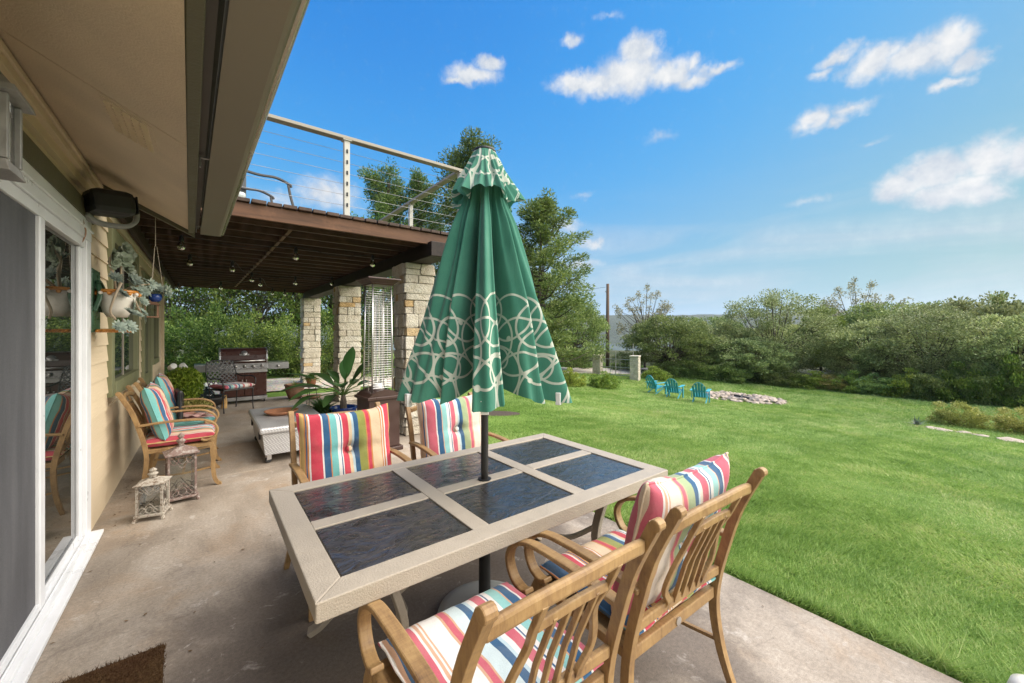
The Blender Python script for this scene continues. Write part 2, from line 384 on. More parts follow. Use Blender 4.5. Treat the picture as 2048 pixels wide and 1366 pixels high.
def slate_mat():
    m, nt, b = base_mat('slate_tile')
    p = wpos(nt)
    oi = nd(nt, 'ShaderNodeObjectInfo').outputs['Random']
    p = VM(nt, 'ADD', p, nd(nt, 'ShaderNodeCombineXYZ', {0: M(nt, 'MULTIPLY', oi, 9.), 1: M(nt, 'MULTIPLY', oi, 5.), 2: 0.0}).outputs[0])
    wp_ = VM(nt, 'ADD', p, VM(nt, 'MULTIPLY', nd(nt, 'ShaderNodeTexNoise', {'Vector': p, 'Scale': 5.0, 'Detail': 3.0}).outputs['Color'], (.10, .16, 0)))
    q = VM(nt, 'MULTIPLY', wp_, (1, 2.6, 1))
    n = NOISE(nt, q, 6, 4, .6, .8); n2 = NOISE(nt, q, 22, 4, .6, .8)
    # cleft edges: thin bright scarps between layers
    step = M(nt, 'FRACT', M(nt, 'MULTIPLY', n, 7.0))
    scarp = RAMP(nt, step, [(0.0, 1.0), (.10, 0.0), (.97, 0.0), (1.0, 1.0)])
    h = M(nt, 'ADD', M(nt, 'MULTIPLY', n, 1.6), M(nt, 'ADD', M(nt, 'MULTIPLY', n2, .35), M(nt, 'MULTIPLY', step, .10)))
    c = RAMP(nt, n2, [(.3, (.022, .021, .0205)), (.6, (.038, .036, .035)), (.8, (.060, .058, .056))])
    c = MIX(nt, M(nt, 'MULTIPLY', scarp, M(nt, 'MULTIPLY', n2, .45)), c, (.13, .13, .132))
    setp(nt, b, col=c, rough=nd(nt, 'ShaderNodeMapRange', {0: n2, 1: .3, 2: .7, 3: .20, 4: .40}).outputs[0], spec=.35, normal=BUMP(nt, h, .6, .009), coat=.6)
    b.inputs['Coat Roughness'].default_value = .10
    b.inputs['Coat IOR'].default_value = 2.0
    nt.links.new(BUMP(nt, h, .45, .006), b.inputs['Coat Normal'])
    return m

def glass_mat(name, col=(1, 1, 1), rough=.0, alpha=None):
    m, nt, b = base_mat(name)
    setp(nt, b, col=col, rough=rough, trans=1.0, ior=1.45)
    return m

def pane_mat(name, col):
    m, nt, b = base_mat(name)
    n = NOISE(nt, wpos(nt), 1.2, 2)
    setp(nt, b, col=col, rough=.015, spec=.8, normal=BUMP(nt, n, .02, .02))
    return m

def screen_mat():
    m, nt, b = base_mat('insect_screen_mesh')
    p = wpos(nt)
    n = NOISE(nt, VM(nt, 'MULTIPLY', p, (1, 2.5, .35)), 1.6, 4, .6)
    g = NOISE(nt, p, 500, 1)
    c = RAMP(nt, n, [(.3, (.060, .060, .066)), (.7, (.125, .125, .132))])
    c = MIX(nt, .5, c, RAMP(nt, g, [(.35, (.3, .3, .3)), (.65, (.7, .7, .7))]), 'OVERLAY')
    setp(nt, b, col=c, rough=.7, spec=.25)
    return m

def gravel_mat():
    m, nt, b = base_mat('pale_gravel')
    p = wpos(nt)
    v = nd(nt, 'ShaderNodeTexVoronoi', {'Vector': p, 'Scale': 22.0})
    n = NOISE(nt, p, 1.2, 5)
    c = MIX(nt, .5, RAMP(nt, n, [(.3, (.42, .37, .30)), (.7, (.62, .57, .49))]), v.outputs['Color'], 'SOFT_LIGHT')
    setp(nt, b, col=c, rough=.95, spec=.1, normal=BUMP(nt, v.outputs['Distance'], .8, .02))
    return m

def coir_mat():
    m, nt, b = base_mat('brown_coir')
    p = wpos(nt)
    n = NOISE(nt, p, 90, 4, .8); n2 = NOISE(nt, p, 5, 5, .7)
    c = RAMP(nt, n, [(.3, (.055, .032, .018)), (.6, (.15, .088, .042)), (.8, (.27, .17, .085))])
    c = MIX(nt, RAMP(nt, n2, [(.4, 0.0), (.7, .6)]), c, (.07, .03, .018))
    setp(nt, b, col=c, rough=1.0, spec=.05, normal=BUMP(nt, n, 1.0, .02))
    return m

def chippy_mat(name, col, under):
    m, nt, b = base_mat(name)
    co = objco(nt)
    n = NOISE(nt, co, 38, 6, .7)
    c = MIX(nt, RAMP(nt, n, [(.50, 0.0), (.60, 1.0)]), col, under)
    c = MIX(nt, RAMP(nt, NOISE(nt, co, 90, 4), [(.6, 0.0), (.7, .7)]), c, (.10, .06, .045))
    setp(nt, b, col=c, rough=.75, spec=.3, normal=BUMP(nt, n, .4, .004))
    return m

def water_mat():
    m, nt, b = base_mat('lake_water')
    p = wpos(nt)
    setp(nt, b, col=(.10, .14, .16), rough=.12, spec=.6, normal=BUMP(nt, NOISE(nt, p, .05, 4), .25, 2.0))
    return m

def hill_mat():
    m, nt, b = base_mat('wooded_hillside')
    p = wpos(nt)
    n = NOISE(nt, p, .035, 8, .75)
    c = RAMP(nt, n, [(.34, (.018, .030, .014)), (.55, (.045, .060, .028)), (.66, (.09, .10, .055)), (.72, (.38, .36, .32))])
    setp(nt, b, col=c, rough=1.0, spec=.05, normal=BUMP(nt, n, 1.0, 12.0))
    return m

def bulb_mat(): return glass_mat('bulb_glass', (1, .97, .9), .02)

# ------------------------------------------------------------------ geometry helpers
class MB:
    def __init__(s): s.v, s.f, s.uv = [], [], None
    def box(s, x0, x1, y0, y1, z0, z1, mat=None):
        o = len(s.v)
        c = [(x0, y0, z0), (x1, y0, z0), (x1, y1, z0), (x0, y1, z0), (x0, y0, z1), (x1, y0, z1), (x1, y1, z1), (x0, y1, z1)]
        s.v += [tuple(mat @ Vector(p)) for p in c] if mat else c
        s.f += [tuple(o + i for i in q) for q in ((0, 3, 2, 1), (4, 5, 6, 7), (0, 1, 5, 4), (1, 2, 6, 5), (2, 3, 7, 6), (3, 0, 4, 7))]
        return s
    def hexa(s, pts):                      # 8 points in box order
        o = len(s.v); s.v += [tuple(p) for p in pts]
        s.f += [tuple(o + i for i in q) for q in ((0, 3, 2, 1), (4, 5, 6, 7), (0, 1, 5, 4), (1, 2, 6, 5), (2, 3, 7, 6), (3, 0, 4, 7))]
        return s
    def sweep(s, pts, w, h=None, n=4, side=None, closed=False):
        pts = [Vector(p) for p in pts]; N = len(pts)
        h = w if h is None else h
        W_ = w if isinstance(w, (list, tuple)) else [w] * N
        H_ = h if isinstance(h, (list, tuple)) else [h] * N
        rings = []; prev = None
        for i, p in enumerate(pts):
            if closed: t = pts[(i + 1) % N] - pts[i - 1]
            else: t = pts[min(i + 1, N - 1)] - pts[max(i - 1, 0)]
            t = t.normalized() if t.length > 1e-9 else Vector((0, 0, 1))
            if side is not None: sd_ = Vector(side)
            elif prev is not None: sd_ = prev
            else:
                up = Vector((0, 0, 1)) if abs(t.z) < .95 else Vector((0, 1, 0))
                sd_ = t.cross(up)
            sd_ = (sd_ - t * sd_.dot(t)); sd_ = sd_.normalized() if sd_.length > 1e-6 else t.orthogonal().normalized()
            prev = sd_
            nm = sd_.cross(t)
            if n == 4: sec = [(-.5, -.5), (.5, -.5), (.5, .5), (-.5, .5)]
            else: sec = [(.5 * math.cos(2 * math.pi * k / n), .5 * math.sin(2 * math.pi * k / n)) for k in range(n)]
            o = len(s.v)
            s.v += [tuple(p + sd_ * (a * W_[i]) + nm * (b * H_[i])) for a, b in sec]
            rings.append(o)
        m = N if closed else N - 1
        for i in range(m):
            a, b = rings[i], rings[(i + 1) % N]
            for k in range(n):
                s.f.append((a + k, a + (k + 1) % n, b + (k + 1) % n, b + k))
        if not closed:
            s.f.append(tuple(rings[0] + k for k in range(n))[::-1]); s.f.append(tuple(rings[-1] + k for k in range(n)))
        return s
    def lathe(s, prof, n=20, c=(0, 0, 0), cap=True):
        rings = []
        for r, z in prof:
            o = len(s.v); rings.append(o)
            s.v += [(c[0] + r * math.cos(2 * math.pi * k / n), c[1] + r * math.sin(2 * math.pi * k / n), c[2] + z) for k in range(n)]
        for a, b in zip(rings, rings[1:]):
            for k in range(n): s.f.append((a + k, a + (k + 1) % n, b + (k + 1) % n, b + k))
        if cap:
            s.f.append(tuple(rings[0] + k for k in range(n))[::-1]); s.f.append(tuple(rings[-1] + k for k in range(n)))
        return s
    def grid(s, fn, nu, nv, cu=False):
        o = len(s.v)
        for j in range(nv):
            for i in range(nu): s.v.append(tuple(fn(i, j)))
        for j in range(nv - 1):
            for i in range(nu if cu else nu - 1):
                i2 = (i + 1) % nu
                s.f.append((o + j * nu + i, o + j * nu + i2, o + (j + 1) * nu + i2, o + (j + 1) * nu + i))
        return s
    def build(s, name, mat, parent=None, loc=None, rot=None, bevel=0, smooth=False, **tags):
        me = bpy.data.meshes.new(name)
        me.from_pydata(s.v, [], s.f); me.update()
        return mk(name, me, mat, parent, loc, rot, bevel, smooth, **tags)

def mk(name, me, mat, parent=None, loc=None, rot=None, bevel=0, smooth=False, label=None, cat=None, group=None, kind=None):
    o = bpy.data.objects.new(name, me); COL.objects.link(o)
    if mat and not me.materials: me.materials.append(mat)
    if parent: o.parent = parent
    if loc: o.location = loc
    if rot: o.rotation_euler = rot
    if smooth: me.polygons.foreach_set('use_smooth', [True] * len(me.polygons))
    if bevel:
        b = o.modifiers.new('edge', 'BEVEL'); b.width = bevel; b.segments = 2; b.limit_method = 'ANGLE'; b.angle_limit = R(35)
    if label: o['label'] = label
    if cat: o['category'] = cat
    if group: o['group'] = group
    if kind: o['kind'] = kind
    return o

def thing(name, label, cat, loc=(0, 0, 0), rotz=0, group=None):
    o = bpy.data.objects.new(name, None); COL.objects.link(o)
    o.location = loc; o.rotation_euler = (0, 0, rotz); o.empty_display_size = .1
    o['label'] = label; o['category'] = cat
    if group: o['group'] = group
    return o

def dup(root, loc, rotz=0, label=None, group=None, scale=None):
    def cp(o, par):
        c = o.copy(); COL.objects.link(c); c.parent = par
        for ch in o.children: cp(ch, c)
        return c
    r = cp(root, None); r.location = loc; r.rotation_euler = (0, 0, rotz)
    if scale: r.scale = scale
    if label: r['label'] = label
    if group: r['group'] = group
    return r

def cr(pts, k=6):
    P_ = [Vector(p) for p in pts]; out = []
    for i in range(len(P_) - 1):
        p0, p1, p2, p3 = P_[max(i - 1, 0)], P_[i], P_[i + 1], P_[min(i + 2, len(P_) - 1)]
        for j in range(k):
            t = j / k
            out.append(.5 * ((2 * p1) + (-p0 + p2) * t + (2 * p0 - 5 * p1 + 4 * p2 - p3) * t * t + (-p0 + 3 * p1 - 3 * p2 + p3) * t ** 3))
    out.append(P_[-1])
    return out

def lerp(a, b, t): return a + (b - a) * t

# ground height -------------------------------------------------------
def zg_np(x, y):
    t = np.asarray(x, float) - 2.65; y = np.asarray(y, float)
    s = np.clip(t - 12.5, 0, 11.2)
    prof = np.where(t <= 0, 0, np.where(t < 12.5, .105 * t, 1.3125 + .105 * s - .105 * s * s / 22.4))
    k = np.maximum(.3, 1 - np.clip(y - 9, 0, None) * .037)
    r = np.sqrt(np.asarray(x, float) ** 2 + y ** 2)
    far = np.clip((r - 48) / 900, 0, 1.4)
    return -prof * k - far * 42 - .012
def zg(x, y): return float(zg_np(x, y))

# ------------------------------------------------------------------ materials in use
MT = dict(
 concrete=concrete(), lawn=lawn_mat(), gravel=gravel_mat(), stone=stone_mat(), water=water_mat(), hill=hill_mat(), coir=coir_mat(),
 mortar=pmat('mortar', (.30, .27, .22), .95, bump=.5, bs=80),
 siding=pmat('cream_siding_paint', (.60, .49, .34), .65, var=.08, vs=3, bump=.25, bs=50, stretch=(1, .12, 1), world=True),
 soffit=pmat('tan_stucco_soffit', (.62, .50, .35), .85, var=.10, vs=2.5, bump=.6, bs=130, world=True),
 olive=pmat('olive_trim_paint', (.105, .098, .060), .6, var=.12, vs=5, bump=.3, bs=60, world=True),
 olive_win=pmat('olive_window_trim', (.16, .165, .085), .55, var=.10, vs=4, world=True),
 gutter=pmat('taupe_gutter_metal', (.225, .200, .150), .40, metal=.35, rv=.03, var=.03, vs=2, world=True),
 gutter_in=pmat('gutter_back', (.10, .095, .08), .6, world=True),
 vinyl=pmat('white_vinyl', (.72, .73, .75), .35, var=.05, vs=6, world=True),
 pane=pane_mat('door_glass', (.012, .016, .014)), winpane=pane_mat('window_glass', (.02, .025, .035)),
 screen=screen_mat(),
 deckx=wood_mat('stained_deck_joist', (.030, .016, .010), (.085, .045, .026), 'x'),
 decky=wood_mat('stained_deck_board', (.030, .019, .014), (.080, .048, .034), 'y'),
 rimw=wood_mat('stained_rim_board', (.045, .022, .012), (.130, .062, .032), 'x', sc=.6),
 beam=wood_mat('dark_beam', (.012, .008, .007), (.035, .024, .019), 'y'),
 raw=wood_mat('lighter_blocking_wood', (.08, .045, .022), (.17, .10, .055), 'y'),
 rail=pmat('taupe_rail_paint', (.27, .24, .19), .45, var=.06, world=True),
 rail2=pmat('grey_post_paint', (.42, .41, .37), .45, var=.06, world=True),
 steel=pmat('stainless_steel', (.56, .55, .54), .30, metal=.95, var=.05, vs=3, rv=.05, stretch=(.3, 1, 6)),
 steel_d=pmat('dull_steel', (.36, .36, .36), .4, metal=.8),
 cable=pmat('cable_steel', (.35, .35, .36), .4, metal=.7),
 black=pmat('black_metal', (.018, .018, .020), .42, var=.2), blackp=pmat('black_plastic', (.014, .014, .015), .5),
 grey=pmat('grey_plastic', (.25, .245, .235), .5), pole=pmat('umbrella_pole_grey', (.060, .058, .056), .38, metal=.4),
 whitep=pmat('white_plastic', (.72, .72, .70), .45),
 frame=pmat('tan_table_frame', (.345, .302, .246), .58, var=.06, vs=20, bump=.35, bs=160),
 slate=slate_mat(),
 chair=chair_mat(),
 umb=umbrella_mat(),
 plate=diamond_mat(), terracotta=pmat('terracotta', (.34, .15, .075), .85, var=.3, vs=9, bump=.3),
 clay=pmat('brown_clay', (.25, .14, .085), .7, var=.3, vs=7, bump=.3), blue=pmat('cobalt_glaze', (.010, .032, .15), .18, var=.35, vs=6),
 soil=pmat('potting_soil', (.035, .024, .017), 1.0, var=.4, vs=30, bump=1, bs=60),
 brown=pmat('brown_enamel', (.060, .022, .016), .28, var=.05, rv=.02), brownd=pmat('brown_hammered', (.045, .021, .017), .35, var=.15),
 turq=pmat('turquoise_plastic', (.032, .33, .43), .45, var=.10), 
 lant=chippy_mat('chipped_white_paint', (.42, .38, .32), (.17, .12, .085)), lant2=chippy_mat('rusty_brown_metal', (.20, .135, .115), (.36, .32, .29)),
 lglass=glass_mat('lantern_glass', (.93, .96, .95), .03), bulb=bulb_mat(), jug=glass_mat('blue_jug_glass', (.62, .86, .92), .02), hglass=glass_mat('heater_tube', (.95, .97, .97), .02),
 bark=pmat('bark', (.085, .068, .052), .95, var=.35, vs=9, bump=.9, bs=30, stretch=(3, 3, .6)), poleW=pmat('weathered_pole', (.11, .072, .05), .9, var=.25, stretch=(6, 6, .5), bump=.4),
 jun=leaf_mat('juniper_foliage', (0.0582, 0.1071, 0.0255), (0.1456, 0.2168, 0.0561), (0.2913, 0.3442, 0.102)),
 oak=leaf_mat('live_oak_foliage', (0.1316, 0.1754, 0.0629), (0.3062, 0.357, 0.1401), (0.5835, 0.6201, 0.278), .25),
 oakg=leaf_mat('green_oak_foliage', (0.0913, 0.1561, 0.0469), (0.2215, 0.3125, 0.0939), (0.4166, 0.4947, 0.1693), .3),
 airy=leaf_mat('mesquite_foliage', (0.1316, 0.1398, 0.0822), (0.2631, 0.2549, 0.1562), (0.4276, 0.3947, 0.2795), .3),
 bush=leaf_mat('brush_foliage', (0.0864, 0.1411, 0.0252), (0.2052, 0.3024, 0.054), (0.432, 0.4838, 0.099), .35),
 ybush=leaf_mat('yellow_green_brush', (0.1495, 0.1719, 0.0374), (0.314, 0.314, 0.0822), (0.5083, 0.4485, 0.1644), .35),
 high=leaf_mat('woodland_foliage', (0.0374, 0.0765, 0.017), (0.102, 0.1785, 0.0374), (0.289, 0.374, 0.085), .4),
 fern=leaf_mat('fern_green', (0.026, 0.065, 0.0156), (0.065, 0.1365, 0.0286), (0.143, 0.221, 0.052), .3), strel=leaf_mat('glossy_leaf', (0.0216, 0.066, 0.0192), (0.042, 0.102, 0.0288), (0.072, 0.144, 0.042), .15, .3),
 feath=leaf_mat('feathery_green', (0.0567, 0.1418, 0.0151), (0.1512, 0.2835, 0.0284), (0.3213, 0.4536, 0.0567), .35),
 succ=leaf_mat('grey_blue_succulent', (0.1094, 0.1436, 0.1231), (0.1751, 0.2182, 0.1823), (0.2627, 0.3044, 0.2461), .1), jade=leaf_mat('jade_leaf', (.11, .14, .09), (.21, .25, .18), (.36, .39, .31), .1),
 stem=pmat('pale_stem', (.34, .27, .19), .8), yucca=leaf_mat('yucca_leaf', (.12, .15, .13), (.22, .26, .23), (.32, .35, .31), .1),
 orange=pmat('orange_glaze', (.50, .20, .035), .3, var=.3, vs=14), ivory=pmat('ivory_glaze', (.66, .62, .55), .3, var=.08), greeng=pmat('dark_green_glaze', (.03, .08, .045), .3, var=.5, vs=12),
 rope=pmat('rope', (.42, .36, .28), .9), pewter=pmat('weathered_pewter', (.30, .29, .275), .55, metal=.4, var=.25, vs=14, bump=.2),
 firestone=pmat('pit_stone', (.40, .33, .27), .95, var=.35, vs=5, bump=.9, bs=25, world=True), ash=pmat('ash', (.16, .15, .145), 1.0, var=.3, bump=.6, world=True),
 mulch=pmat('dark_mulch', (.055, .038, .026), 1.0, var=.4, vs=25, bump=1, bs=50, world=True), pinkc=pmat('pink_cloth', (.55, .33, .30), .9),
 log=pmat('split_log', (.42, .26, .10), .85, var=.25, vs=8, stretch=(6, 6, 1), bump=.4),
 basew=pmat('grey_resin_base', (.34, .35, .34), .5, var=.12, vs=8), cushw=pmat('pale_leaf_print_cushion', (.55, .60, .58), .9, var=.25, vs=22),
)
BL = [(.10, (.120, .205, .042)), (.34, (.215, .350, .080)), (.54, (.320, .450, .125)), (.76, (.50, .545, .22)), (.95, (.60, .54, .32))]
MT['louvre'] = pmat('pale_vent_louvre', (.70, .58, .42), .7, var=.05, world=True)
MT['lip'] = pmat('highlighted_gutter_lip', (.46, .43, .35), .26, metal=.7, rv=.03, var=.06, vs=2, world=True)  # paler than the gutter: the lip's bright highlight is put into its colour
MT['blade'] = blade_mat('grass_blade', BL)
FAB = [stripe_mat('stripe_bright', .56, .0, 0, 0, -1), stripe_mat('stripe_bright_shifted', .54, .42, .06), stripe_mat('stripe_faded', .56, .02, .85, 0, -1), stripe_mat('stripe_faded_pink', .54, .10, .8, 0, -1, {OLV: (.46, .55, .57), CRM: (.64, .62, .60), YEL: (.62, .60, .57)}), stripe_mat('stripe_seat', .54, .30, .12, 0, -1), stripe_mat('stripe_teal_first', .54, .33, .05), stripe_mat('stripe_seat_yellow', .54, .02, .15)]

# ------------------------------------------------------------------ setting: ground, patio, drive, lake, hills
def struct(name, mb, mat, smooth=False, **k):
    return mb.build(name, mat, smooth=smooth, kind='structure', **k)

radii = [.4]
while radii[-1] < 1500: radii.append(radii[-1] * 1.052 + .10)
seg = 190
gv = [(0, 0, -.05)]; gf = []
for r in radii:
    a = np.linspace(0, 2 * np.pi, seg, endpoint=False)
    X, Y = r * np.sin(a), r * np.cos(a)
    Z = zg_np(X, Y)
    Z = np.where((X < 2.5) & (Y > -8) & (Y < 10.6), -.16, Z)
    lump = np.array([mnoise.noise((x * .35, y * .35, 0)) for x, y in zip(X, Y)]) * .03
    Z = Z + np.where(X > 3.2, lump, 0)
    gv += list(zip(X.tolist(), Y.tolist(), Z.tolist()))
for k in range(seg): gf.append((0, 1 + (k + 1) % seg, 1 + k))
for j in range(len(radii) - 1):
    for k in range(seg):
        a = 1 + j * seg; b = a + seg
        gf.append((a + k, a + (k + 1) % seg, b + (k + 1) % seg, b + k))
g = MB(); g.v, g.f = gv, gf
struct('ground', g, MT['lawn'], True)

p = MB()
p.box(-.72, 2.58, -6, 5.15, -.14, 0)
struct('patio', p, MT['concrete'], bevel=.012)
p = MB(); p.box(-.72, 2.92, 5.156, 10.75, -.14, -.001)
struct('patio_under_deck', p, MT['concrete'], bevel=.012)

def strip(path, wds, lift, nw=5):
    m = MB(); P_ = cr(path, 6); N = len(P_)
    rows = []
    for i, q in enumerate(P_):
        t = (P_[min(i + 1, N - 1)] - P_[max(i - 1, 0)]).normalized(); s_ = Vector((t.y, -t.x, 0))
        w = wds * (1 + .12 * mnoise.noise((i * .4, 3.1, 0)))
        rows.append([q + s_ * w * (j / (nw - 1) * 2 - 1) for j in range(nw)])
    m.grid(lambda i, j: (rows[j][i].x, rows[j][i].y, zg(rows[j][i].x, rows[j][i].y) + lift), nw, N)
    return m
drive_path = [(-14, 13.0, 0), (-4, 13.2, 0), (3, 13.3, 0), (8, 14.6, 0), (13, 17.4, 0), (18, 19.0, 0), (22, 18.2, 0), (25, 16.9, 0), (29, 16.8, 0), (36, 19, 0)]
struct('gravel_drive', strip(drive_path, 1.55, .035), MT['gravel'], True)

w_ = MB(); w_.grid(lambda i, j: ((-1 + 2 * i / 12) * 5200, (-1 + 2 * j / 12) * 5200, -40), 13, 13)
struct('lake', w_, MT['water'])

h_ = MB(); ns = 420
def hill(i, j):
    a = 2 * math.pi * i / ns
    f = [0, .35, .7, 1, .8, .3][j]; rr = [1480, 1650, 1900, 2200, 2600, 3000][j] * (1 + .05 * mnoise.noise((math.cos(a) * 3, math.sin(a) * 3, 5)))
    ht = 128 + 26 * mnoise.noise((math.cos(a) * 2.2, math.sin(a) * 2.2, 1)) + 12 * mnoise.noise((math.cos(a) * 9, math.sin(a) * 9, 2)) + 4 * mnoise.noise((math.cos(a) * 60, math.sin(a) * 60, j))
    ht += 22 * max(0, math.sin(a - .9))
    return (rr * math.sin(a), rr * math.cos(a), -44 + f * ht)
h_.grid(hill, ns, 6, True)
struct('hills', h_, MT['hill'], True)

# lawn grass: individual blades, joined
def vnoise(x, y, cell, seed):
    g_ = np.random.default_rng(seed).random((257, 257)); fx, fy = x / cell, y / cell
    ix, iy = np.floor(fx).astype(int), np.floor(fy).astype(int); tx, ty = fx - ix, fy - iy
    tx, ty = tx * tx * (3 - 2 * tx), ty * ty * (3 - 2 * ty); ix %= 256; iy %= 256
    return (g_[ix, iy] * (1 - tx) + g_[ix + 1, iy] * tx) * (1 - ty) + (g_[ix, iy + 1] * (1 - tx) + g_[ix + 1, iy + 1] * tx) * ty
def grass():
    n = 1150000
    azr = rng.uniform(R(16), R(97), n); rr = 1.9 + (rng.random(n) ** 1.55) * 32
    x, y = rr * np.sin(azr), rr * np.cos(azr)
    keep = ((x > 2.60) & (y < 5.1)) | ((x > 2.95) & (y >= 5.1)) | (y > 10.8)
    keep &= ~(((x - 20.6) ** 2 + (y - 8.7) ** 2) < 1.6 ** 2)
    dp = np.array([(q.x, q.y) for q in cr(drive_path, 8)])
    big = np.where(keep)[0]
    for c in dp:
        big = big[((x[big] - c[0]) ** 2 + (y[big] - c[1]) ** 2) > 1.45 ** 2]
    big = big[((x[big] - 4.9) / .7) ** 2 + ((y[big] - 7.0) / .3) ** 2 > 1]
    x, y, rr = x[big], y[big], rr[big]; n = len(x)
    # ragged edge by the slab
    z = zg_np(x, y)
    tall = rng.random(n)
    v1, v2, v3 = vnoise(x, y, .35, 1), vnoise(x, y, 1.1, 2), vnoise(x, y, .12, 3)
    tuft = .55 + .55 * v1 + .5 * v2 + np.where(v3 > .93, 1.1, 0)
    edge = np.exp(-((x - 2.62) / .09) ** 2) * (y < 5)
    h = (.016 + .0016 * rr) * (.5 + .9 * tall) * (1 + 1.5 * edge * (.4 + v3)) * tuft
    w = .0016 + .00070 * rr
    ang = rng.uniform(0, 2 * np.pi, n); lean = rng.uniform(.2, 1.0, n) * h * 1.7; la = rng.uniform(0, 2 * np.pi, n) * .6 + vnoise(x, y, 1.6, 5) * 7.0
    dx, dy = np.cos(ang) * w, np.sin(ang) * w
    V = np.empty((n, 3, 3))
    V[:, 0] = np.stack([x - dx, y - dy, z - .004], 1); V[:, 1] = np.stack([x + dx, y + dy, z - .004], 1)
    V[:, 2] = np.stack([x + np.cos(la) * lean, y + np.sin(la) * lean, z + h], 1)
    tri_obj('lawn_grass', V.reshape(-1, 3), 3, MT['blade'], kind='stuff', label='short green lawn grass running down from the patio to the trees', cat='grass')

def tri_obj(name, verts, k, mat, parent=None, **tags):
    n = len(verts) // k
    me = bpy.data.meshes.new(name)
    me.vertices.add(len(verts)); me.vertices.foreach_set('co', verts.astype(np.float32).ravel())
    me.loops.add(n * k); me.loops.foreach_set('vertex_index', np.arange(n * k, dtype=np.int32))
    me.polygons.add(n); me.polygons.foreach_set('loop_start', np.arange(0, n * k, k, dtype=np.int32)); me.polygons.foreach_set('loop_total', np.full(n, k, np.int32))
    me.update(calc_edges=True)
    return mk(name, me, mat, parent, **tags)
grass()
import bmesh

# ------------------------------------------------------------------ house
house = thing('house', 'cream lap-sided house wall with deep tan eave and white sliding door', 'house', (-.68, 4.5, 0))
def hp(mb, name, mat, parent=house, **k):      # build a part in world coordinates under the house
    o = mb.build(name, mat, **k)
    o.parent = parent
    o.matrix_parent_inverse = Matrix.Translation(-Vector(house.location))
    return o
def under(mb, name, mat, parent, **k):         # sub-part; parent mesh sits at the origin of the house frame
    o = mb.build(name, mat, **k); o.parent = parent
    return o

wall = hp(MB().box(-.98, -.712, -1.0, 10.55, -.1, 2.84).box(-.98, -.712, 4.62, 10.55, 2.845, 5.2), 'wall', MT['siding'])
openings = [(1.0, 4.225, -.1, 2.42), (4.98, 6.80, .92, 2.46), (7.34, 8.42, -.1, 2.34), (8.56, 9.52, .98, 2.34)]
rowh = .142; z = -.02; row = 0
while z < 2.80:
    z1 = min(z + rowh, 2.83)
    cuts = [(-1.0, 10.5)]
    for (a, b, c, d) in openings:
        if z1 > c + .01 and z < d - .01:
            new = []
            for (s, e) in cuts:
                if b <= s or a >= e: new.append((s, e)); continue
                if a > s: new.append((s, a))
                if b < e: new.append((b, e))
            cuts = new
    if z > 2.5:                     # above the door the boards stop at the eave
        pass
    for (s, e) in cuts:
        m = MB()
        m.hexa([(-.712, s, z - .008), (-.677, s, z - .008), (-.677, e, z - .008), (-.712, e, z - .008), (-.712, s, z1), (-.690, s, z1), (-.690, e, z1), (-.712, e, z1)])
        under(m, 'siding_board', MT['siding'], wall)
    z = z1; row += 1
hp(MB().box(-.712, -.640, 10.42, 10.54, -.02, 2.70).box(-.98, -.715, 10.552, 10.575, -.02, 2.70), 'corner_trim', MT['siding'], bevel=.004)

# eave: the whole eave drifts about a degree off the wall line
def xs(y): return -.012 - .0230 * y           # outer edge of the soffit
def xg(y): return .252 - .0260 * y            # outer lip of the gutter
def zs(x): return 2.70 - .53 * (x + .68)
def soffit_panel(y0, y1):
    m = MB()
    m.hexa([(-.70, y0, zs(-.70)), (xs(y0), y0, zs(xs(y0))), (xs(y1), y1, zs(xs(y1))), (-.70, y1, zs(-.70)),
            (-.70, y0, zs(-.70) + .02), (xs(y0), y0, zs(xs(y0)) + .02), (xs(y1), y1, zs(xs(y1)) + .02), (-.70, y1, zs(-.70) + .02)])
    return m
hp(soffit_panel(-1.0, 2.414), 'soffit_panel', MT['soffit'])
sp2 = hp(soffit_panel(2.424, 4.50), 'soffit_panel', MT['soffit'])
hp(MB().box(-.70, -.655, -1, 4.50, 2.60, 2.672).box(-.655, -.640, -1, 4.50, 2.640, 2.668), 'frieze_board', MT['soffit'], bevel=.003)
# soffit vent: plate with raised louvres
def vpt(a, b, lift):
    x = lerp(-.362, -.192, a); y = lerp(2.455, 2.825, b)
    return Vector((x, y, zs(x))) + Vector((-.468, 0, -.883)) * lift
vm = MB(); q = [vpt(0, 0, 0), vpt(1, 0, 0), vpt(1, 1, 0), vpt(0, 1, 0)]
vm.hexa([a + Vector((-.468, 0, -.883)) * .004 for a in q] + [a for a in q])
vent = hp(vm, 'soffit_vent', MT['soffit'])
for i in range(5):
    for j in range(11):
        m = MB(); a0, a1 = .08 + i * .175, .08 + i * .175 + .135; b0, b1 = .05 + j * .083, .05 + j * .083 + .045
        m.hexa([vpt(a0, b0, .017), vpt(a1, b0, .017), vpt(a1, b1, .005), vpt(a0, b1, .005), vpt(a0, b0, .004), vpt(a1, b0, .004), vpt(a1, b1, .004), vpt(a0, b1, .004)])
        under(m, 'louvre', MT['louvre'], vent)
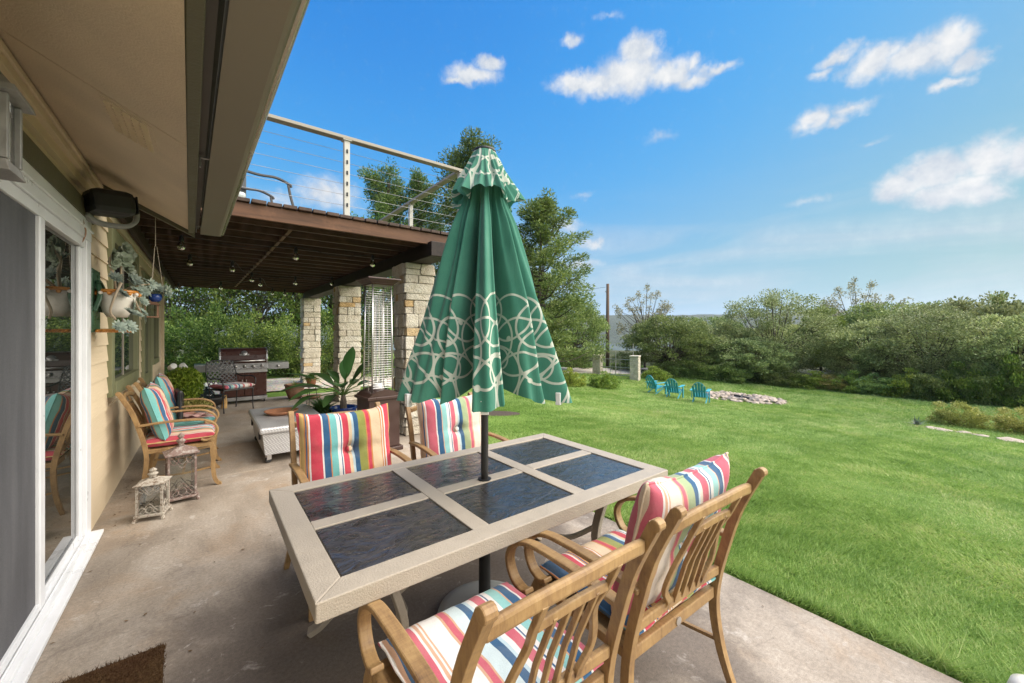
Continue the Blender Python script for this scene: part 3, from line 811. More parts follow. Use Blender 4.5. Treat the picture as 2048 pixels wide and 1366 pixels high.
# fascia, gutter and its hangers
def ribbon(name, prof, y0, y1, base, mat, bevel=0):
    m = MB(); o0 = [(base(y0) + a, y0, b) for a, b in prof]; o1 = [(base(y1) + a, y1, b) for a, b in prof]
    n = len(prof); m.v = o0 + o1
    m.f = [(i, (i + 1) % n, n + (i + 1) % n, n + i) for i in range(n)] + [tuple(range(n))[::-1], tuple(range(n, 2 * n))]
    return hp(m, name, mat, bevel=bevel)
ribbon('fascia', [(.001, 2.372), (.045, 2.372), (.045, 2.60), (.001, 2.60)], -1, 4.57, xs, MT['olive'], .004)
ribbon('sub_fascia', [(.047, 2.43), (.075, 2.43), (.075, 2.58), (.047, 2.58)], -1, 4.55, xs, MT['gutter_in'])
gp = [(-.165, 2.392), (-.035, 2.392), (-.022, 2.396), (-.012, 2.405), (-.004, 2.420), (.000, 2.440), (-.001, 2.462), (-.010, 2.478), (-.024, 2.482), (-.024, 2.474), (-.012, 2.466), (-.008, 2.44), (-.014, 2.412), (-.034, 2.400), (-.158, 2.400), (-.158, 2.500), (-.165, 2.500)]
gut = ribbon('gutter', gp, -1, 4.60, xg, MT['gutter'])
hp(MB().sweep([(xg(y_) - .006, y_, 2.428) for y_ in (-1, 1, 2.5, 4.60)], .036, .048, n=14), 'gutter_lip', MT['lip'], smooth=True)
hp(MB().box(xg(4.6) - .16, xg(4.6) - .012, 4.602, 4.612, 2.396, 2.47), 'gutter_end', MT['gutter'])
for y in (1.2, 2.62, 4.35):
    hp(MB().box(xs(y) + .05, xg(y) - .16, y, y + .02, 2.408, 2.414).box(xs(y) + .05, xs(y) + .056, y, y + .02, 2.36, 2.414), 'gutter_hanger', MT['steel_d'])
# rake trim closing the eave end, roof above
hp(MB().hexa([(-.70, 4.505, zs(-.70) - .045), (xs(4.5) + .045, 4.505, zs(xs(4.5) + .045) - .03), (xs(4.5) + .045, 4.56, zs(xs(4.5) + .045) - .03), (-.70, 4.56, zs(-.70) - .045),
              (-.70, 4.505, zs(-.70) + .14), (xs(4.5) + .045, 4.505, zs(xs(4.5) + .045) + .20), (xs(4.5) + .045, 4.56, zs(xs(4.5) + .045) + .20), (-.70, 4.56, zs(-.70) + .14)]), 'rake_trim', MT['olive'], bevel=.003)
hp(MB().hexa([(-5, -1, 4.72), (.16, -1, 2.60), (.06, 4.60, 2.60), (-5, 4.60, 4.72), (-5, -1, 4.80), (.16, -1, 2.66), (.06, 4.60, 2.66), (-5, 4.60, 4.80)]), 'roof', MT['gutter_in'])

# sliding door: fixed glass, screen, white frame
door = hp(MB().box(-.711, -.672, 1.0, 4.086, 2.10, 2.16), 'sliding_door', MT['vinyl'], bevel=.004)
def dp_(mb, name, mat, **k): return under(mb, name, mat, door, **k)
dp_(MB().box(-.711, -.662, 1.0, 4.224, 2.163, 2.305).box(-.662, -.648, 1.0, 4.224, 2.225, 2.240), 'head_frame', MT['vinyl'], bevel=.004)
dp_(MB().box(-.711, -.688, 4.015, 4.085, .056, 2.098).box(-.711, -.664, 4.088, 4.222, 0.032, 2.160), 'jamb', MT['vinyl'], bevel=.005)
dp_(MB().box(-.711, -.600, 1.0, 4.235, .004, .030).box(-.711, -.64, 1.0, 4.085, .031, .055).box(-.672, -.664, 1.0, 4.085, .056, .066), 'sill', MT['vinyl'], bevel=.004)
dp_(MB().box(-.694, -.668, 3.095, 3.175, .068, 2.098), 'screen_stile', MT['vinyl'], bevel=.006)
dp_(MB().box(-.711, -.697, 3.178, 3.235, .056, 2.098), 'glass_stile', MT['vinyl'], bevel=.004)
dp_(MB().box(-.711, -.703, 3.236, 4.014, .095, 2.098), 'pane', MT['pane'])
dp_(MB().box(-.711, -.696, 3.236, 4.014, .056, .094), 'bottom_rail', MT['vinyl'], bevel=.003)
dp_(MB().box(-.689, -.685, 1.0, 3.094, .11, 2.098), 'screen', MT['screen'])
dp_(MB().box(-.692, -.672, 1.0, 3.094, .068, .109), 'screen_rail', MT['vinyl'], bevel=.003)
hp(MB().box(-.690, -.660, 1.0, 4.30, 2.308, 2.43), 'door_head_trim', MT['olive'], bevel=.004)

def window(y0, y1, z0, z1, t=.10, mull=True, name='window', trimm='olive_win'):
    w = hp(MB().box(-.711, -.692, y0 + t, y1 - t, z0 + t, z1 - t), name, MT['winpane'])
    T_ = MT[trimm]
    under(MB().box(-.711, -.652, y0, y0 + t, z0, z1), 'frame', T_, w, bevel=.004)
    under(MB().box(-.711, -.652, y1 - t, y1, z0, z1), 'frame', T_, w, bevel=.004)
    under(MB().box(-.711, -.655, y0 + t, y1 - t, z1 - t, z1), 'frame', T_, w, bevel=.004)
    under(MB().box(-.711, -.640, y0 + t, y1 - t, z0, z0 + t), 'sill', T_, w, bevel=.004)
    if mull: under(MB().box(-.6915, -.684, (y0 + y1) / 2 - .011, (y0 + y1) / 2 + .011, z0 + t, z1 - t), 'mullion', MT['rail'], w)
    return w
window(4.98, 6.80, .92, 2.46, .13)
window(8.56, 9.52, .98, 2.34, .09)
d2 = window(7.34, 8.42, -.01, 2.34, .14, False, 'side_door')
under(MB().box(-.6915, -.68, 7.50, 8.26, .14, .9), 'panel', MT['olive_win'], d2, bevel=.01)

# ------------------------------------------------------------------ raised deck (its underside roofs the far patio)
deck = thing('wooden_deck', 'raised dark-stained wooden deck roofing the far end of the patio', 'deck', (1.0, 9, 2.7))
def kp(mb, name, mat, parent=deck, **k):
    o = mb.build(name, mat, **k); o.parent = parent
    o.matrix_parent_inverse = Matrix.Translation(-Vector(deck.location)); return o
kp(MB().box(-.64, 2.93, 4.925, 4.966, 2.690, 2.838), 'rim_board', MT['rimw'], bevel=.003)
kp(MB().box(-.64, 2.93, 13.36, 13.40, 2.690, 2.838), 'rim_board', MT['rimw'], bevel=.003)
kp(MB().box(2.885, 2.928, 4.97, 13.355, 2.718, 2.838), 'side_rim_board', MT['decky'], bevel=.003)
kp(MB().box(2.37, 2.68, 4.82, 13.44, 2.518, 2.714), 'beam', MT['beam'], bevel=.008)
kp(MB().box(-.66, -.615, 4.97, 13.355, 2.60, 2.838), 'ledger', MT['decky'], bevel=.003)
y = 5.32
while y < 13.3:
    kp(MB().box(-.61, 2.88, y, y + .042, 2.716, 2.838), 'joist', MT['deckx'], bevel=.003); y += .405
y = 5.362
while y < 12.9:
    kp(MB().box(.80 - .022 * (y - 5), .84 - .022 * (y - 5), y + .002, y + .361, 2.724, 2.832), 'blocking', MT['raw']); y += .405
for i in range(25):
    x = -.63 + i * .1445; dz = random.uniform(0, .003); dy = random.uniform(-.012, .012)
    kp(MB().box(x, x + .132, 4.885 + dy, 13.43 + dy, 2.842 + dz, 2.880 + dz), 'deck_board', MT['decky'], bevel=.005)

# railing
rail = thing('deck_railing', 'taupe cable railing with flat top rail round the raised deck', 'railing', (2.9, 5.0, 2.883))
def rp(mb, name, mat, **k):
    o = mb.build(name, mat, parent=rail, **k); o.matrix_parent_inverse = Matrix.Translation(-Vector(rail.location)); return o
rp(MB().box(-.60, 2.965, 4.945, 5.045, 3.80, 3.838), 'top_rail', MT['rail'], bevel=.004)
rp(MB().box(2.865, 2.965, 5.046, 13.3, 3.80, 3.838), 'top_rail', MT['rail'], bevel=.004)
pp = [(-.5, 4.995), (1.345, 4.995), (2.915, 4.995)] + [(2.915, 6.75 + 1.62 * k) for k in range(5)]
for (x, y) in pp:
    rp(MB().box(x - .032, x + .032, y - .032, y + .032, 2.884, 3.798).box(x - .05, x + .05, y - .05, y + .05, 3.788, 3.7985), 'post', MT['rail2'], bevel=.003)
for k in range(6):
    z = 3.02 + k * .128
    rp(MB().sweep([(-.60, 4.995, z), (.4, 4.995, z - .004), (1.345, 4.995, z), (2.2, 4.995, z - .004), (2.915, 4.995, z)], .0055, n=5), 'cable', MT['cable'])
    rp(MB().sweep([(2.915, 4.995, z), (2.915, 9, z - .003), (2.915, 13.3, z)], .0055, n=5), 'cable', MT['cable'])
    rp(MB().lathe([(.003, -.02), (.010, -.02), (.010, .02), (.003, .02)], 8, (1.345, 4.958, z)), 'cable_fitting', MT['blackp'])

# ------------------------------------------------------------------ stone columns
def stone_variants(n=8):
    out = []
    for i in range(n):
        bm = bmesh.new(); bmesh.ops.create_cube(bm, size=1.0)
        bmesh.ops.bevel(bm, geom=bm.edges[:] + bm.verts[:], offset=.09, segments=1, affect='EDGES')
        rr = random.Random(i)
        for v in bm.verts:
            v.co += Vector((rr.uniform(-.05, .05), rr.uniform(-.05, .05), rr.uniform(-.05, .05)))
        me = bpy.data.meshes.new('stone'); bm.to_mesh(me); bm.free(); me.materials.append(MT['stone']); out.append(me)
    return out
SV = stone_variants()
def add_stone(parent, c, s):
    o = bpy.data.objects.new('stone', random.choice(SV)); COL.objects.link(o); o.parent = parent
    o.location = c; o.scale = s
    return o
def stone_column(x0, y0, top, w, label, seed):
    rr = random.Random(seed)
    c = thing('stone_column', label, 'column', (x0 + w / 2, y0 + w / 2, 0), 0, 'limestone columns carrying the deck beam')
    MB().box(-w / 2 + .03, w / 2 - .03, -w / 2 + .03, w / 2 - .03, 0, top - .004).build('mortar_core', MT['mortar'], c)
    z = 0.0; d = .075; gp_ = .008
    while z < top - .02:
        h = rr.choice([.10, .125, .15, .17, .20]); 
        if top - (z + h) < .09: h = top - z
        for face in range(4):
            L = w if face in (0, 2) else w - 2 * d
            n = rr.choice([1, 2, 2, 3]) if L > .4 else rr.choice([1, 1, 2])
            cuts = [0] + sorted(rr.uniform(.28, .72) if n == 2 else (k / n + rr.uniform(-.06, .06)) for k in range(1, n)) + [1]
            for a, b in zip(cuts, cuts[1:]):
                l = (b - a) * L - gp_; m = (a + b) / 2 * L - L / 2
                split = rr.random() < .16 and h > .16 and (b - a) < .6
                for (z0, hh) in ([(z, h)] if not split else [(z, h * .5), (z + h * .5, h * .5)]):
                    pr = rr.uniform(-.008, .018)
                    off = w / 2 - d / 2 + pr
                    if face == 0: pos, sz = (m, -off, z0 + hh / 2), (l, d, hh - gp_)
                    elif face == 2: pos, sz = (m, off, z0 + hh / 2), (l, d, hh - gp_)
                    elif face == 1: pos, sz = (off, m, z0 + hh / 2), (d, l, hh - gp_)
                    else: pos, sz = (-off, m, z0 + hh / 2), (d, l, hh - gp_)
                    add_stone(c, pos, sz)
        z += h
    return c
stone_column(2.285, 5.48, 2.516, .47, 'nearest limestone column, right behind the patio heater', 1)
stone_column(2.285, 9.08, 2.516, .47, 'middle limestone column behind the broad-leaved potted plant', 2)
stone_column(2.285, 13.0, 2.516, .47, 'farthest limestone column, to the right of the grill', 3)

# gate pillars down the lawn: small pale stone pillars with cap
def pillar(x, y, h, label):
    z = zg(x, y)
    c = thing('gate_pillar', label, 'pillar', (x, y, z - .03), .35, 'stone gate pillars')
    m = MB(); w = .5; rr = random.Random(int(x * 100)); zz = 0
    while zz < h - .1:
        hh = rr.uniform(.10, .18)
        for f in range(4):
            cut = [-.25, rr.uniform(-.08, .08), .25]
            for a, b in zip(cut, cut[1:]):
                o = rr.uniform(0, .02)
                R_ = Matrix.Rotation(f * math.pi / 2, 4, 'Z')
                m.box(a + .005, b - .005, -.25 - o, -.17, zz, zz + hh - .012, R_)
        zz += hh
    m.build('stonework', MT['stone'], c, kind='stuff')
    MB().box(-.19, .19, -.19, .19, 0, zz - .02).build('core', MT['mortar'], c)
    MB().box(-.29, .29, -.29, .29, zz, zz + .09).build('cap', MT['stone'], c, bevel=.02)
pillar(20.27, 17.15, 1.25, 'stone gate pillar left of the metal gate, partly behind a bush')
pillar(20.72, 14.61, 1.45, 'stone gate pillar right of the metal gate')

# ------------------------------------------------------------------ dining table
tbl = thing('dining_table', 'rectangular tan patio table with six dark slate tiles', 'table', (1.168, 1.775, 0))
X0, X1, Y0, Y1, ZT = -.917, .917, -.525, .525, .72
bw, cw = .093, .078
def tp(mb, name, mat, **k): return mb.build(name, mat, tbl, **k)
def mitre(a, b, w, side):           # frame rail with mitred ends
    m = MB(); zt, zb = ZT, ZT - .062
    if side in 'fb':
        yo, yi = (Y0, Y0 + w) if side == 'f' else (Y1, Y1 - w)
        p4 = [(X0, yo), (X1, yo), (X1 - w, yi), (X0 + w, yi)]
    else:
        xo, xi = (X0, X0 + w) if side == 'l' else (X1, X1 - w)
        p4 = [(xo, Y0), (xo, Y1), (xi, Y1 - w), (xi, Y0 + w)]
    if side in 'br': pass
    A = sum(p4[i][0] * p4[(i + 1) % 4][1] - p4[(i + 1) % 4][0] * p4[i][1] for i in range(4))
    if A < 0: p4 = p4[::-1]
    m.hexa([(x, y, zb) for x, y in p4] + [(x, y, zt) for x, y in p4])
    return m
for s in 'fblr': tp(mitre(0, 0, bw, s), 'frame_rail', MT['frame'], bevel=.004)
ix0, ix1, iy0, iy1 = X0 + bw, X1 - bw, Y0 + bw, Y1 - bw
tw = (ix1 - ix0 - 2 * cw) / 3; td = (iy1 - iy0 - cw) / 2
for k in (1, 2):
    xa = ix0 + k * tw + (k - 1) * cw
    tp(MB().box(xa + .0005, xa + cw - .0005, iy0 + .0005, iy1 - .0005, ZT - .055, ZT - .0015), 'cross_bar', MT['frame'], bevel=.003)
for k in range(3):
    xa = ix0 + k * (tw + cw)
    tp(MB().box(xa + .0005, xa + tw - .0005, -cw / 2, cw / 2, ZT - .055, ZT - .002), 'centre_bar', MT['frame'], bevel=.003)
    for ya in (iy0, iy0 + td + cw):
        tp(MB().box(xa + .004, xa + tw - .004, ya + .004, ya + td - .004, ZT - .03, ZT - .006), 'slate_tile', MT['slate'], bevel=.003)
tp(MB().lathe([(.024, -.002), (.034, -.002), (.036, .003), (.026, .004)], 20, (.012, -.006, ZT)), 'umbrella_ring', MT['blackp'])
for sx_ in (-1, 1):
    for sy_ in (-1, 1):
        path = cr([(sx_ * .66, sy_ * .34, .665), (sx_ * .60, sy_ * .31, .52), (sx_ * .56, sy_ * .30, .36), (sx_ * .60, sy_ * .32, .20), (sx_ * .70, sy_ * .37, .06), (sx_ * .76, sy_ * .40, .012)], 5)
        tp(MB().sweep(path, .048, .03, side=(0, 1, 0)), 'leg', MT['frame'], bevel=.004)
    tp(MB().sweep(cr([(sx_ * .575, -.30, .42), (sx_ * .50, -.16, .32), (sx_ * .47, 0, .29), (sx_ * .50, .16, .32), (sx_ * .575, .30, .42)], 5), .03, .022), 'brace', MT['frame'], bevel=.003)
tp(MB().sweep(cr([(-.47, 0, .30), (-.25, 0, .40), (0, .03, .44), (.25, 0, .40), (.47, 0, .30)], 5), .03, .02), 'stretcher', MT['frame'], bevel=.003)
tp(MB().box(-.68, .68, -.36, -.32, .652, .6575).box(-.68, .68, .32, .36, .652, .6575), 'apron', MT['frame'])

# ------------------------------------------------------------------ closed umbrella
UX, UY = 1.18, 1.769
umb = thing('patio_umbrella', 'closed green patio umbrella with white looping rings standing in the table', 'umbrella', (UX, UY, 0))
cam_ang = math.atan2(-UY, -UX)
LOBE_L = [(0, 1.0), (8, .95), (13, .56), (19, .24), (25, .30), (32, .72), (38, .85), (44, .68), (53, .93), (62, 1.0), (70, .94), (78, .64), (88, .48), (97, .60), (108, .88), (120, 1.0), (130, .82), (141, .52), (152, .60), (166, .88), (180, 1.0)]
LOBES = [(0, 1.0), (10, .94), (15, .60), (20, .27), (27, .34), (36, .68), (46, .90), (52, .78), (58, .95), (66, 1.0), (74, .90), (80, .66), (88, .50), (97, .62), (108, .90), (120, 1.0), (130, .82), (141, .52), (152, .60), (166, .88), (180, 1.0)]
def lobe_r(deg):
    d = deg % 360; s_ = 1 if d <= 180 else -1
    d = d if d <= 180 else 360 - d
    d = min(180, max(0, d + (3.0 if s_ < 0 else -1.0) * math.sin(math.radians(d))))
    LB = LOBES if s_ > 0 else LOBE_L
    for (a, ra), (b, rb) in zip(LB, LB[1:]):
        if a <= d <= b:
            t = (d - a) / (b - a); t = t * t * (3 - 2 * t); return ra + (rb - ra) * t
    return 1.0
def canopy(ztop, zbot, rt, rb, amp, wob, seed, nu=300, nv=48, hemdrop=.05, flare=0.0, off=0.0, tier=False):
    V, F, UV = [], [], []
    rn = random.Random(seed); ph = [rn.uniform(0, 6.28) for _ in range(8)]
    for j in range(nv):
        t = j / (nv - 1)
        for i in range(nu):
            th = 2 * math.pi * i / nu; dg = math.degrees(th)
            if tier:
                lb = .80 + .20 * math.sin(5 * th + ph[0]) * math.sin(2 * th + ph[1]) + .10 * math.sin(11 * th + ph[2]) + .05 * math.sin(19 * th + ph[3])
                drop = .5 + .5 * math.sin(7 * th + ph[4]) * math.sin(3 * th + ph[5]) + .25 * math.sin(13 * th + ph[6])
            else:
                twist = 2.5 * math.sin(2.2 * t + ph[0]) * t
                lb = lobe_r(dg + twist); drop = lb
            fine = .030 * math.sin(17 * th + ph[1] + 2.0 * t) + .022 * math.sin(31 * th + ph[2] - 3 * t) + .04 * mnoise.noise((math.cos(th) * 3, math.sin(th) * 3, t * 2.5 + seed))
            r0 = rt + (rb - rt) * t + flare * t ** 3
            if not tier: r0 *= 1 - .10 * math.exp(-((t - .14) / .07) ** 2)
            k = min(1, (.30 if not tier else .1) + t * 2.0) * amp
            r = r0 * ((1 - k) + k * (lb + wob * fine))
            z = ztop + (zbot - ztop) * t - hemdrop * t * t * (drop - .5) + .010 * t * math.sin(5 * th + ph[4])
            V.append((r * math.cos(th + cam_ang + off), r * math.sin(th + cam_ang + off), z))
    L = abs(ztop - zbot)
    arc = []
    for j in range(nv):
        sm = [0.0]
        for i in range(nu):
            sm.append(sm[-1] + math.dist(V[j * nu + i], V[j * nu + (i + 1) % nu]))
        arc.append(sm)
    for j in range(nv - 1):
        for i in range(nu):
            i2 = (i + 1) % nu
            F.append((j * nu + i, (j + 1) * nu + i, (j + 1) * nu + i2, j * nu + i2))
            def uvq(jj, ii):
                full = arc[jj][ii] - (arc[jj][nu] if i >= nu // 2 else 0)
                return (full + .11 + 4.0, (1 - jj / (nv - 1)) * L * 1.03)
            UV += [uvq(j, i), uvq(j + 1, i), uvq(j + 1, i + 1), uvq(j, i + 1)]
    me = bpy.data.meshes.new('canopy'); me.from_pydata(V, [], F)
    ul = me.uv_layers.new(name='UVMap'); ul.data.foreach_set('uv', [c for q in UV for c in q])
    return me
me = canopy(2.34, 1.215, .085, .452, 1.0, 1.7, 4, hemdrop=.11)
mk('canopy', me, MT['umb'], umb, smooth=True)
me = canopy(2.462, 2.205, .056, .205, 1.0, 1.5, 9, nu=240, nv=22, hemdrop=.055, flare=.010, tier=True)
mk('top_tier', me, MT['umb'], umb, smooth=True)
MB().lathe([(.001, 2.480), (.030, 2.478), (.056, 2.470), (.060, 2.463), (.058, 2.456), (.02, 2.452)], 24).build('cap', MT['blackp'], umb, smooth=True)
MB().lathe([(.0195, .20), (.0195, 2.40)], 20).build('pole', MT['pole'], umb, smooth=True)
for k in range(6):
    a = cam_ang + 2 * math.pi * k / 6
    r0, r1 = .05, .432
    MB().sweep([(r0 * math.cos(a), r0 * math.sin(a), 2.30), (.22 * math.cos(a), .22 * math.sin(a), 1.75), (r1 * math.cos(a) * .93, r1 * math.sin(a) * .93, 1.20)], .016, .012).build('rib', MT['pole'], umb)
    M_ = Matrix.Translation((r1 * math.cos(a) * .965, r1 * math.sin(a) * .965, 1.185)) @ Matrix.Rotation(a, 4, 'Z') @ Matrix.Scale(.8, 4)
    MB().box(-.016, .016, -.022, .022, -.045, .03, M_).box(.012, .020, -.008, .008, -.03, .015, M_).build('rib_tip', MT['whitep'], umb, bevel=.006)
ub = thing('umbrella_base', 'round grey umbrella base with black stem under the table', 'base', (UX, UY, 0))
MB().lathe([(.01, .0), (.245, .0), (.25, .012), (.245, .03), (.20, .048), (.10, .066), (.04, .075), (.03, .08)], 40).build('disc', MT['basew'], ub, smooth=True)
MB().lathe([(.036, .07), (.032, .10), (.030, .36), (.037, .365), (.037, .42), (.024, .425)], 20).build('stem', MT['blackp'], ub, smooth=True)
MB().sweep([(.03, 0, .39), (.07, 0, .39)], .018, n=8).build('knob', MT['blackp'], ub)

# ------------------------------------------------------------------ wood-tone metal armchairs
def ypost(z):
    q = max(0, (z - .42) / .54)
    return -.21 - .085 * q - .095 * q ** 2.4
def make_chair(name, label, cat, loc, rotz, group):
    c = thing(name, label, cat, loc, rotz, group); m_ = MT['chair']
    for s in (-1, 1):
        pth = cr([(s * .335, -.265, .0), (s * .315, -.225, .15), (s * .297, -.205, .32), (s * .292, ypost(.45), .45), (s * .292, ypost(.6) - .004, .60), (s * .292, ypost(.78), .78), (s * .290, ypost(.93), .93), (s * .290, ypost(.955), .957)], 4)
        n = len(pth)
        MB().sweep(pth, [.030] * n, [lerp(.027, .035, min(1, i / 8)) for i in range(n)], side=(1, 0, 0)).build('back_post', m_, c, bevel=.0125)
        MB().sweep([(s * .290 - .017, ypost(.955) - .004, .957), (s * .290 + .017, ypost(.955) - .004, .957)], .036, .036, n=12).build('post_scroll', m_, c, smooth=False, bevel=.004)
        pth = cr([(s * .288, .255, .425), (s * .296, .285, .34), (s * .290, .278, .20), (s * .292, .292, .07), (s * .300, .325, .014), (s * .303, .345, .012)], 4); n = len(pth)
        MB().sweep(pth, .032, [lerp(.044, .026, i / n) for i in range(n)], side=(1, 0, 0)).build('front_leg', m_, c, bevel=.005)
        arm = cr([(s * .300, ypost(.665), .655), (s * .302, -.10, .668), (s * .304, .08, .668), (s * .304, .20, .655), (s * .304, .285, .610), (s * .304, .315, .545), (s * .304, .285, .480), (s * .304, .225, .455), (s * .304, .185, .470)], 5)
        MB().sweep(arm, .043, .019, side=(1, 0, 0)).build('armrest', m_, c, bevel=.005)
        MB().box(s * .29 - .014, s * .29 + .014, -.20, .26, .392, .428).build('side_rail', m_, c, bevel=.004)
        MB().sweep(cr([(s * .313, -.20, .185), (s * .30, .05, .165), (s * .292, .28, .185)], 4), .015, .015).build('stretcher', m_, c)
    MB().box(-.276, .276, .235, .265, .385, .428).build('front_rail', m_, c, bevel=.004)
    MB().box(-.276, .276, -.215, -.187, .380, .425).build('rear_rail', m_, c, bevel=.004)
    MB().sweep(cr([(-.30, .05, .165), (0, .05, .15), (.30, .05, .165)], 4), .015, .015).build('stretcher', m_, c)
    MB().box(-.276, .276, -.187, .235, .412, .420).build('seat_sling', m_, c)
    def bow(z, dz, dy, w):
        return cr([(-w, ypost(z), z), (-w * .55, ypost(z) - dy * .7, z + dz * .75), (0, ypost(z) - dy, z + dz), (w * .55, ypost(z) - dy * .7, z + dz * .75), (w, ypost(z), z)], 5)
    MB().sweep(bow(.885, .030, .030, .277), .024, .040).build('top_rail', m_, c, bevel=.009)
    MB().sweep(bow(.505, .020, .012, .277), .022, .036).build('lower_rail', m_, c, bevel=.005)
    MB().sweep(cr([(-.125, ypost(.83) - .02, .828), (0, ypost(.83) - .03, .842), (.125, ypost(.83) - .02, .828)], 5), .016, .024).build('inner_rail', m_, c, bevel=.003)
    for s in (-1, 1):
        MB().sweep(cr([(s * .130, ypost(.90) - .022, .900), (s * .130, ypost(.82) - .022, .82), (s * .118, ypost(.74) - .02, .755), (s * .150, ypost(.66) - .016, .665), (s * .158, ypost(.60) - .014, .60), (s * .120, ypost(.56) - .012, .545), (s * .122, ypost(.52) - .01, .520)], 5), .022, .016, side=(1, 0, 0)).build('lyre_bar', m_, c, bevel=.003)
    for x in (-.075, -.025, .025, .075):
        MB().sweep([(x, ypost(.835) - .027, .835), (x, ypost(.68) - .02, .68), (x, ypost(.525) - .013, .522)], .013, .015, side=(1, 0, 0)).build('slat', m_, c, bevel=.002)
    MB().lathe([(.001, 0), (.016, .0), (.016, .004), (.001, .005)], 14).build('badge', MT['steel'], c, loc=(0, -.2155, .402), rot=(R(90), 0, 0))
    return c

def pillow_mesh(w, d, t, seed, flat=False, tuft=True, sag=.02):
    n = 34; rr = random.Random(seed); V, F = [], []
    pw = 7 if flat else 4.6
    sd_ = rr.uniform(0, 50)
    def prof(a): return max(0.0, 1 - abs(a) ** pw) ** (.42 if flat else .46)
    for side in (1, -1):
        for j in range(n):
            for i in range(n):
                a = math.sin((i / (n - 1) - .5) * math.pi) * .35 + (i / (n - 1) * 2 - 1) * .65
                b = math.sin((j / (n - 1) - .5) * math.pi) * .35 + (j / (n - 1) * 2 - 1) * .65
                h = t / 2 * prof(a) * prof(b)
                if tuft:
                    h -= t * .34 * math.exp(-((a / .13) ** 2 + (b / .13) ** 2)) + t * .10 * math.exp(-(b / .10) ** 2) * (1 - abs(a)) + t * .05 * math.exp(-(a / .15) ** 2) * (1 - abs(b))
                h += t * .07 * mnoise.noise((a * 2.2 + sd_, b * 2.2, side * 2.)) * prof(a) * prof(b)
                h += t * .03 * mnoise.noise((a * 6 + sd_, b * 6, side * 3.)) * prof(a) * prof(b)
                x = a * w / 2 * (1 - .035 * (1 - b * b)); y = b * d / 2 * (1 - .035 * (1 - a * a))
                y += -sag * (1 - a * a) * (b > 0) * b + .008 * mnoise.noise((a * 3 + sd_, b * 3, 9))
                x += .008 * mnoise.noise((a * 3 + sd_, b * 3, 19))
                V.append((x, y, side * h))
    N = n * n
    for j in range(n - 1):
        for i in range(n - 1):
            q = (j * n + i, j * n + i + 1, (j + 1) * n + i + 1, (j + 1) * n + i)
            F.append(q); F.append(tuple(N + k for k in q[::-1]))
    me = bpy.data.meshes.new('cushion'); me.from_pydata(V, [], F); me.update()
    ring = [V[i] for i in range(n)] + [V[j * n + n - 1] for j in range(1, n)] + [V[(n - 1) * n + i] for i in range(n - 2, -1, -1)] + [V[j * n] for j in range(n - 2, 0, -1)]
    return me, ring

def seat_cushion(loc, rotz, fab, label, seed, w=.53, d=.50, t=.10, group=None, tilt=0.0):
    me, ring = pillow_mesh(w, d, t, seed, True, False, 0)
    o = mk('seat_cushion', me, fab, smooth=True, loc=loc, rot=(tilt, 0, rotz), label=label, cat='cushion', group=group)
    MB().sweep(ring, .011, n=6, closed=True).build('piping', fab, o, smooth=True)
    return o
def back_cushion(loc, rotz, fab, label, seed, w=.55, h=.50, t=.15, lean=15, group=None, button=True):
    me, ring = pillow_mesh(w, h, t, seed, False, button, .022)
    e = Euler((R(90 - lean) + math.pi, 0, 0)).to_matrix(); e = Matrix.Rotation(rotz, 3, 'Z') @ Matrix.Rotation(R(90 + lean), 3, 'X')
    o = mk('back_cushion', me, fab, smooth=True, loc=loc, rot=e.to_euler(), label=label, cat='cushion', group=group)
    MB().sweep(ring, .009, n=6, closed=True).build('piping', fab, o, smooth=True)
    if button:
        for s in (-1, 1):
            MB().lathe([(.001, .008), (.012, .007), (.019, .002), (.017, -.004)], 14).build('button', fab, o, loc=(0, 0, s * t * .30), rot=(0 if s > 0 else math.pi, 0, 0), smooth=True)
    return o

GC = 'wood-tone dining chairs round the slate table'
GL = 'wood-tone armchairs along the house wall'
c1 = make_chair('dining_chair', 'wood-tone dining chair without back cushion in the front of the picture', 'chair', (.722, 1.03, 0), 0, GC)
c2 = dup(c1, (1.432, 1.03, 0), R(-1), 'wood-tone dining chair with faded striped back cushion at the patio edge', GC)
c3 = dup(c1, (.745, 2.62, 0), R(180), 'wood-tone dining chair with bright striped cushion beside the metal toolbox', GC)
c4 = dup(c1, (1.545, 2.62, 0), R(178), 'wood-tone dining chair across the table, behind the umbrella pole', GC)
c5 = dup(c1, (-.215, 5.19, 0), R(-90), 'wood-tone armchair against the house wall beside the two lanterns', GL)
c6 = dup(c1, (-.20, 6.08, 0), R(-88), 'wood-tone armchair along the house wall with black basketwork pillow', GL)
seat_cushion((.722, 1.06, .468), 0, FAB[3], 'striped pink and blue seat cushion on the chair lacking a back cushion', 11, t=.085)
seat_cushion((1.432, 1.06, .468), R(-1), FAB[4], 'striped seat cushion on the chair at the patio edge', 12, t=.085)
back_cushion((1.437, .838, .735), R(-1), FAB[2], 'faded striped back cushion leaning in the chair at the patio edge', 13, lean=15, w=.56, h=.55, t=.15)
seat_cushion((.745, 2.59, .468), R(180), FAB[4], 'striped seat cushion mostly hidden under the table, nearer the toolbox', 14, t=.085)
back_cushion((.745, 2.745, .735), R(180), FAB[0], 'bright red, teal and yellow striped back cushion beside the metal toolbox', 15, lean=12, w=.58, h=.52)
seat_cushion((1.545, 2.59, .468), R(178), FAB[4], 'striped seat cushion mostly hidden under the table, behind the pole', 16, t=.085)
back_cushion((1.545, 2.745, .745), R(178), FAB[2], 'pale striped back cushion under the hanging edge of the umbrella', 17, lean=12, w=.58, h=.53)
seat_cushion((-.185, 5.19, .475), R(-90), FAB[6], 'yellow-edged striped seat cushion in the armchair beside the lanterns', 18, t=.10, d=.54)
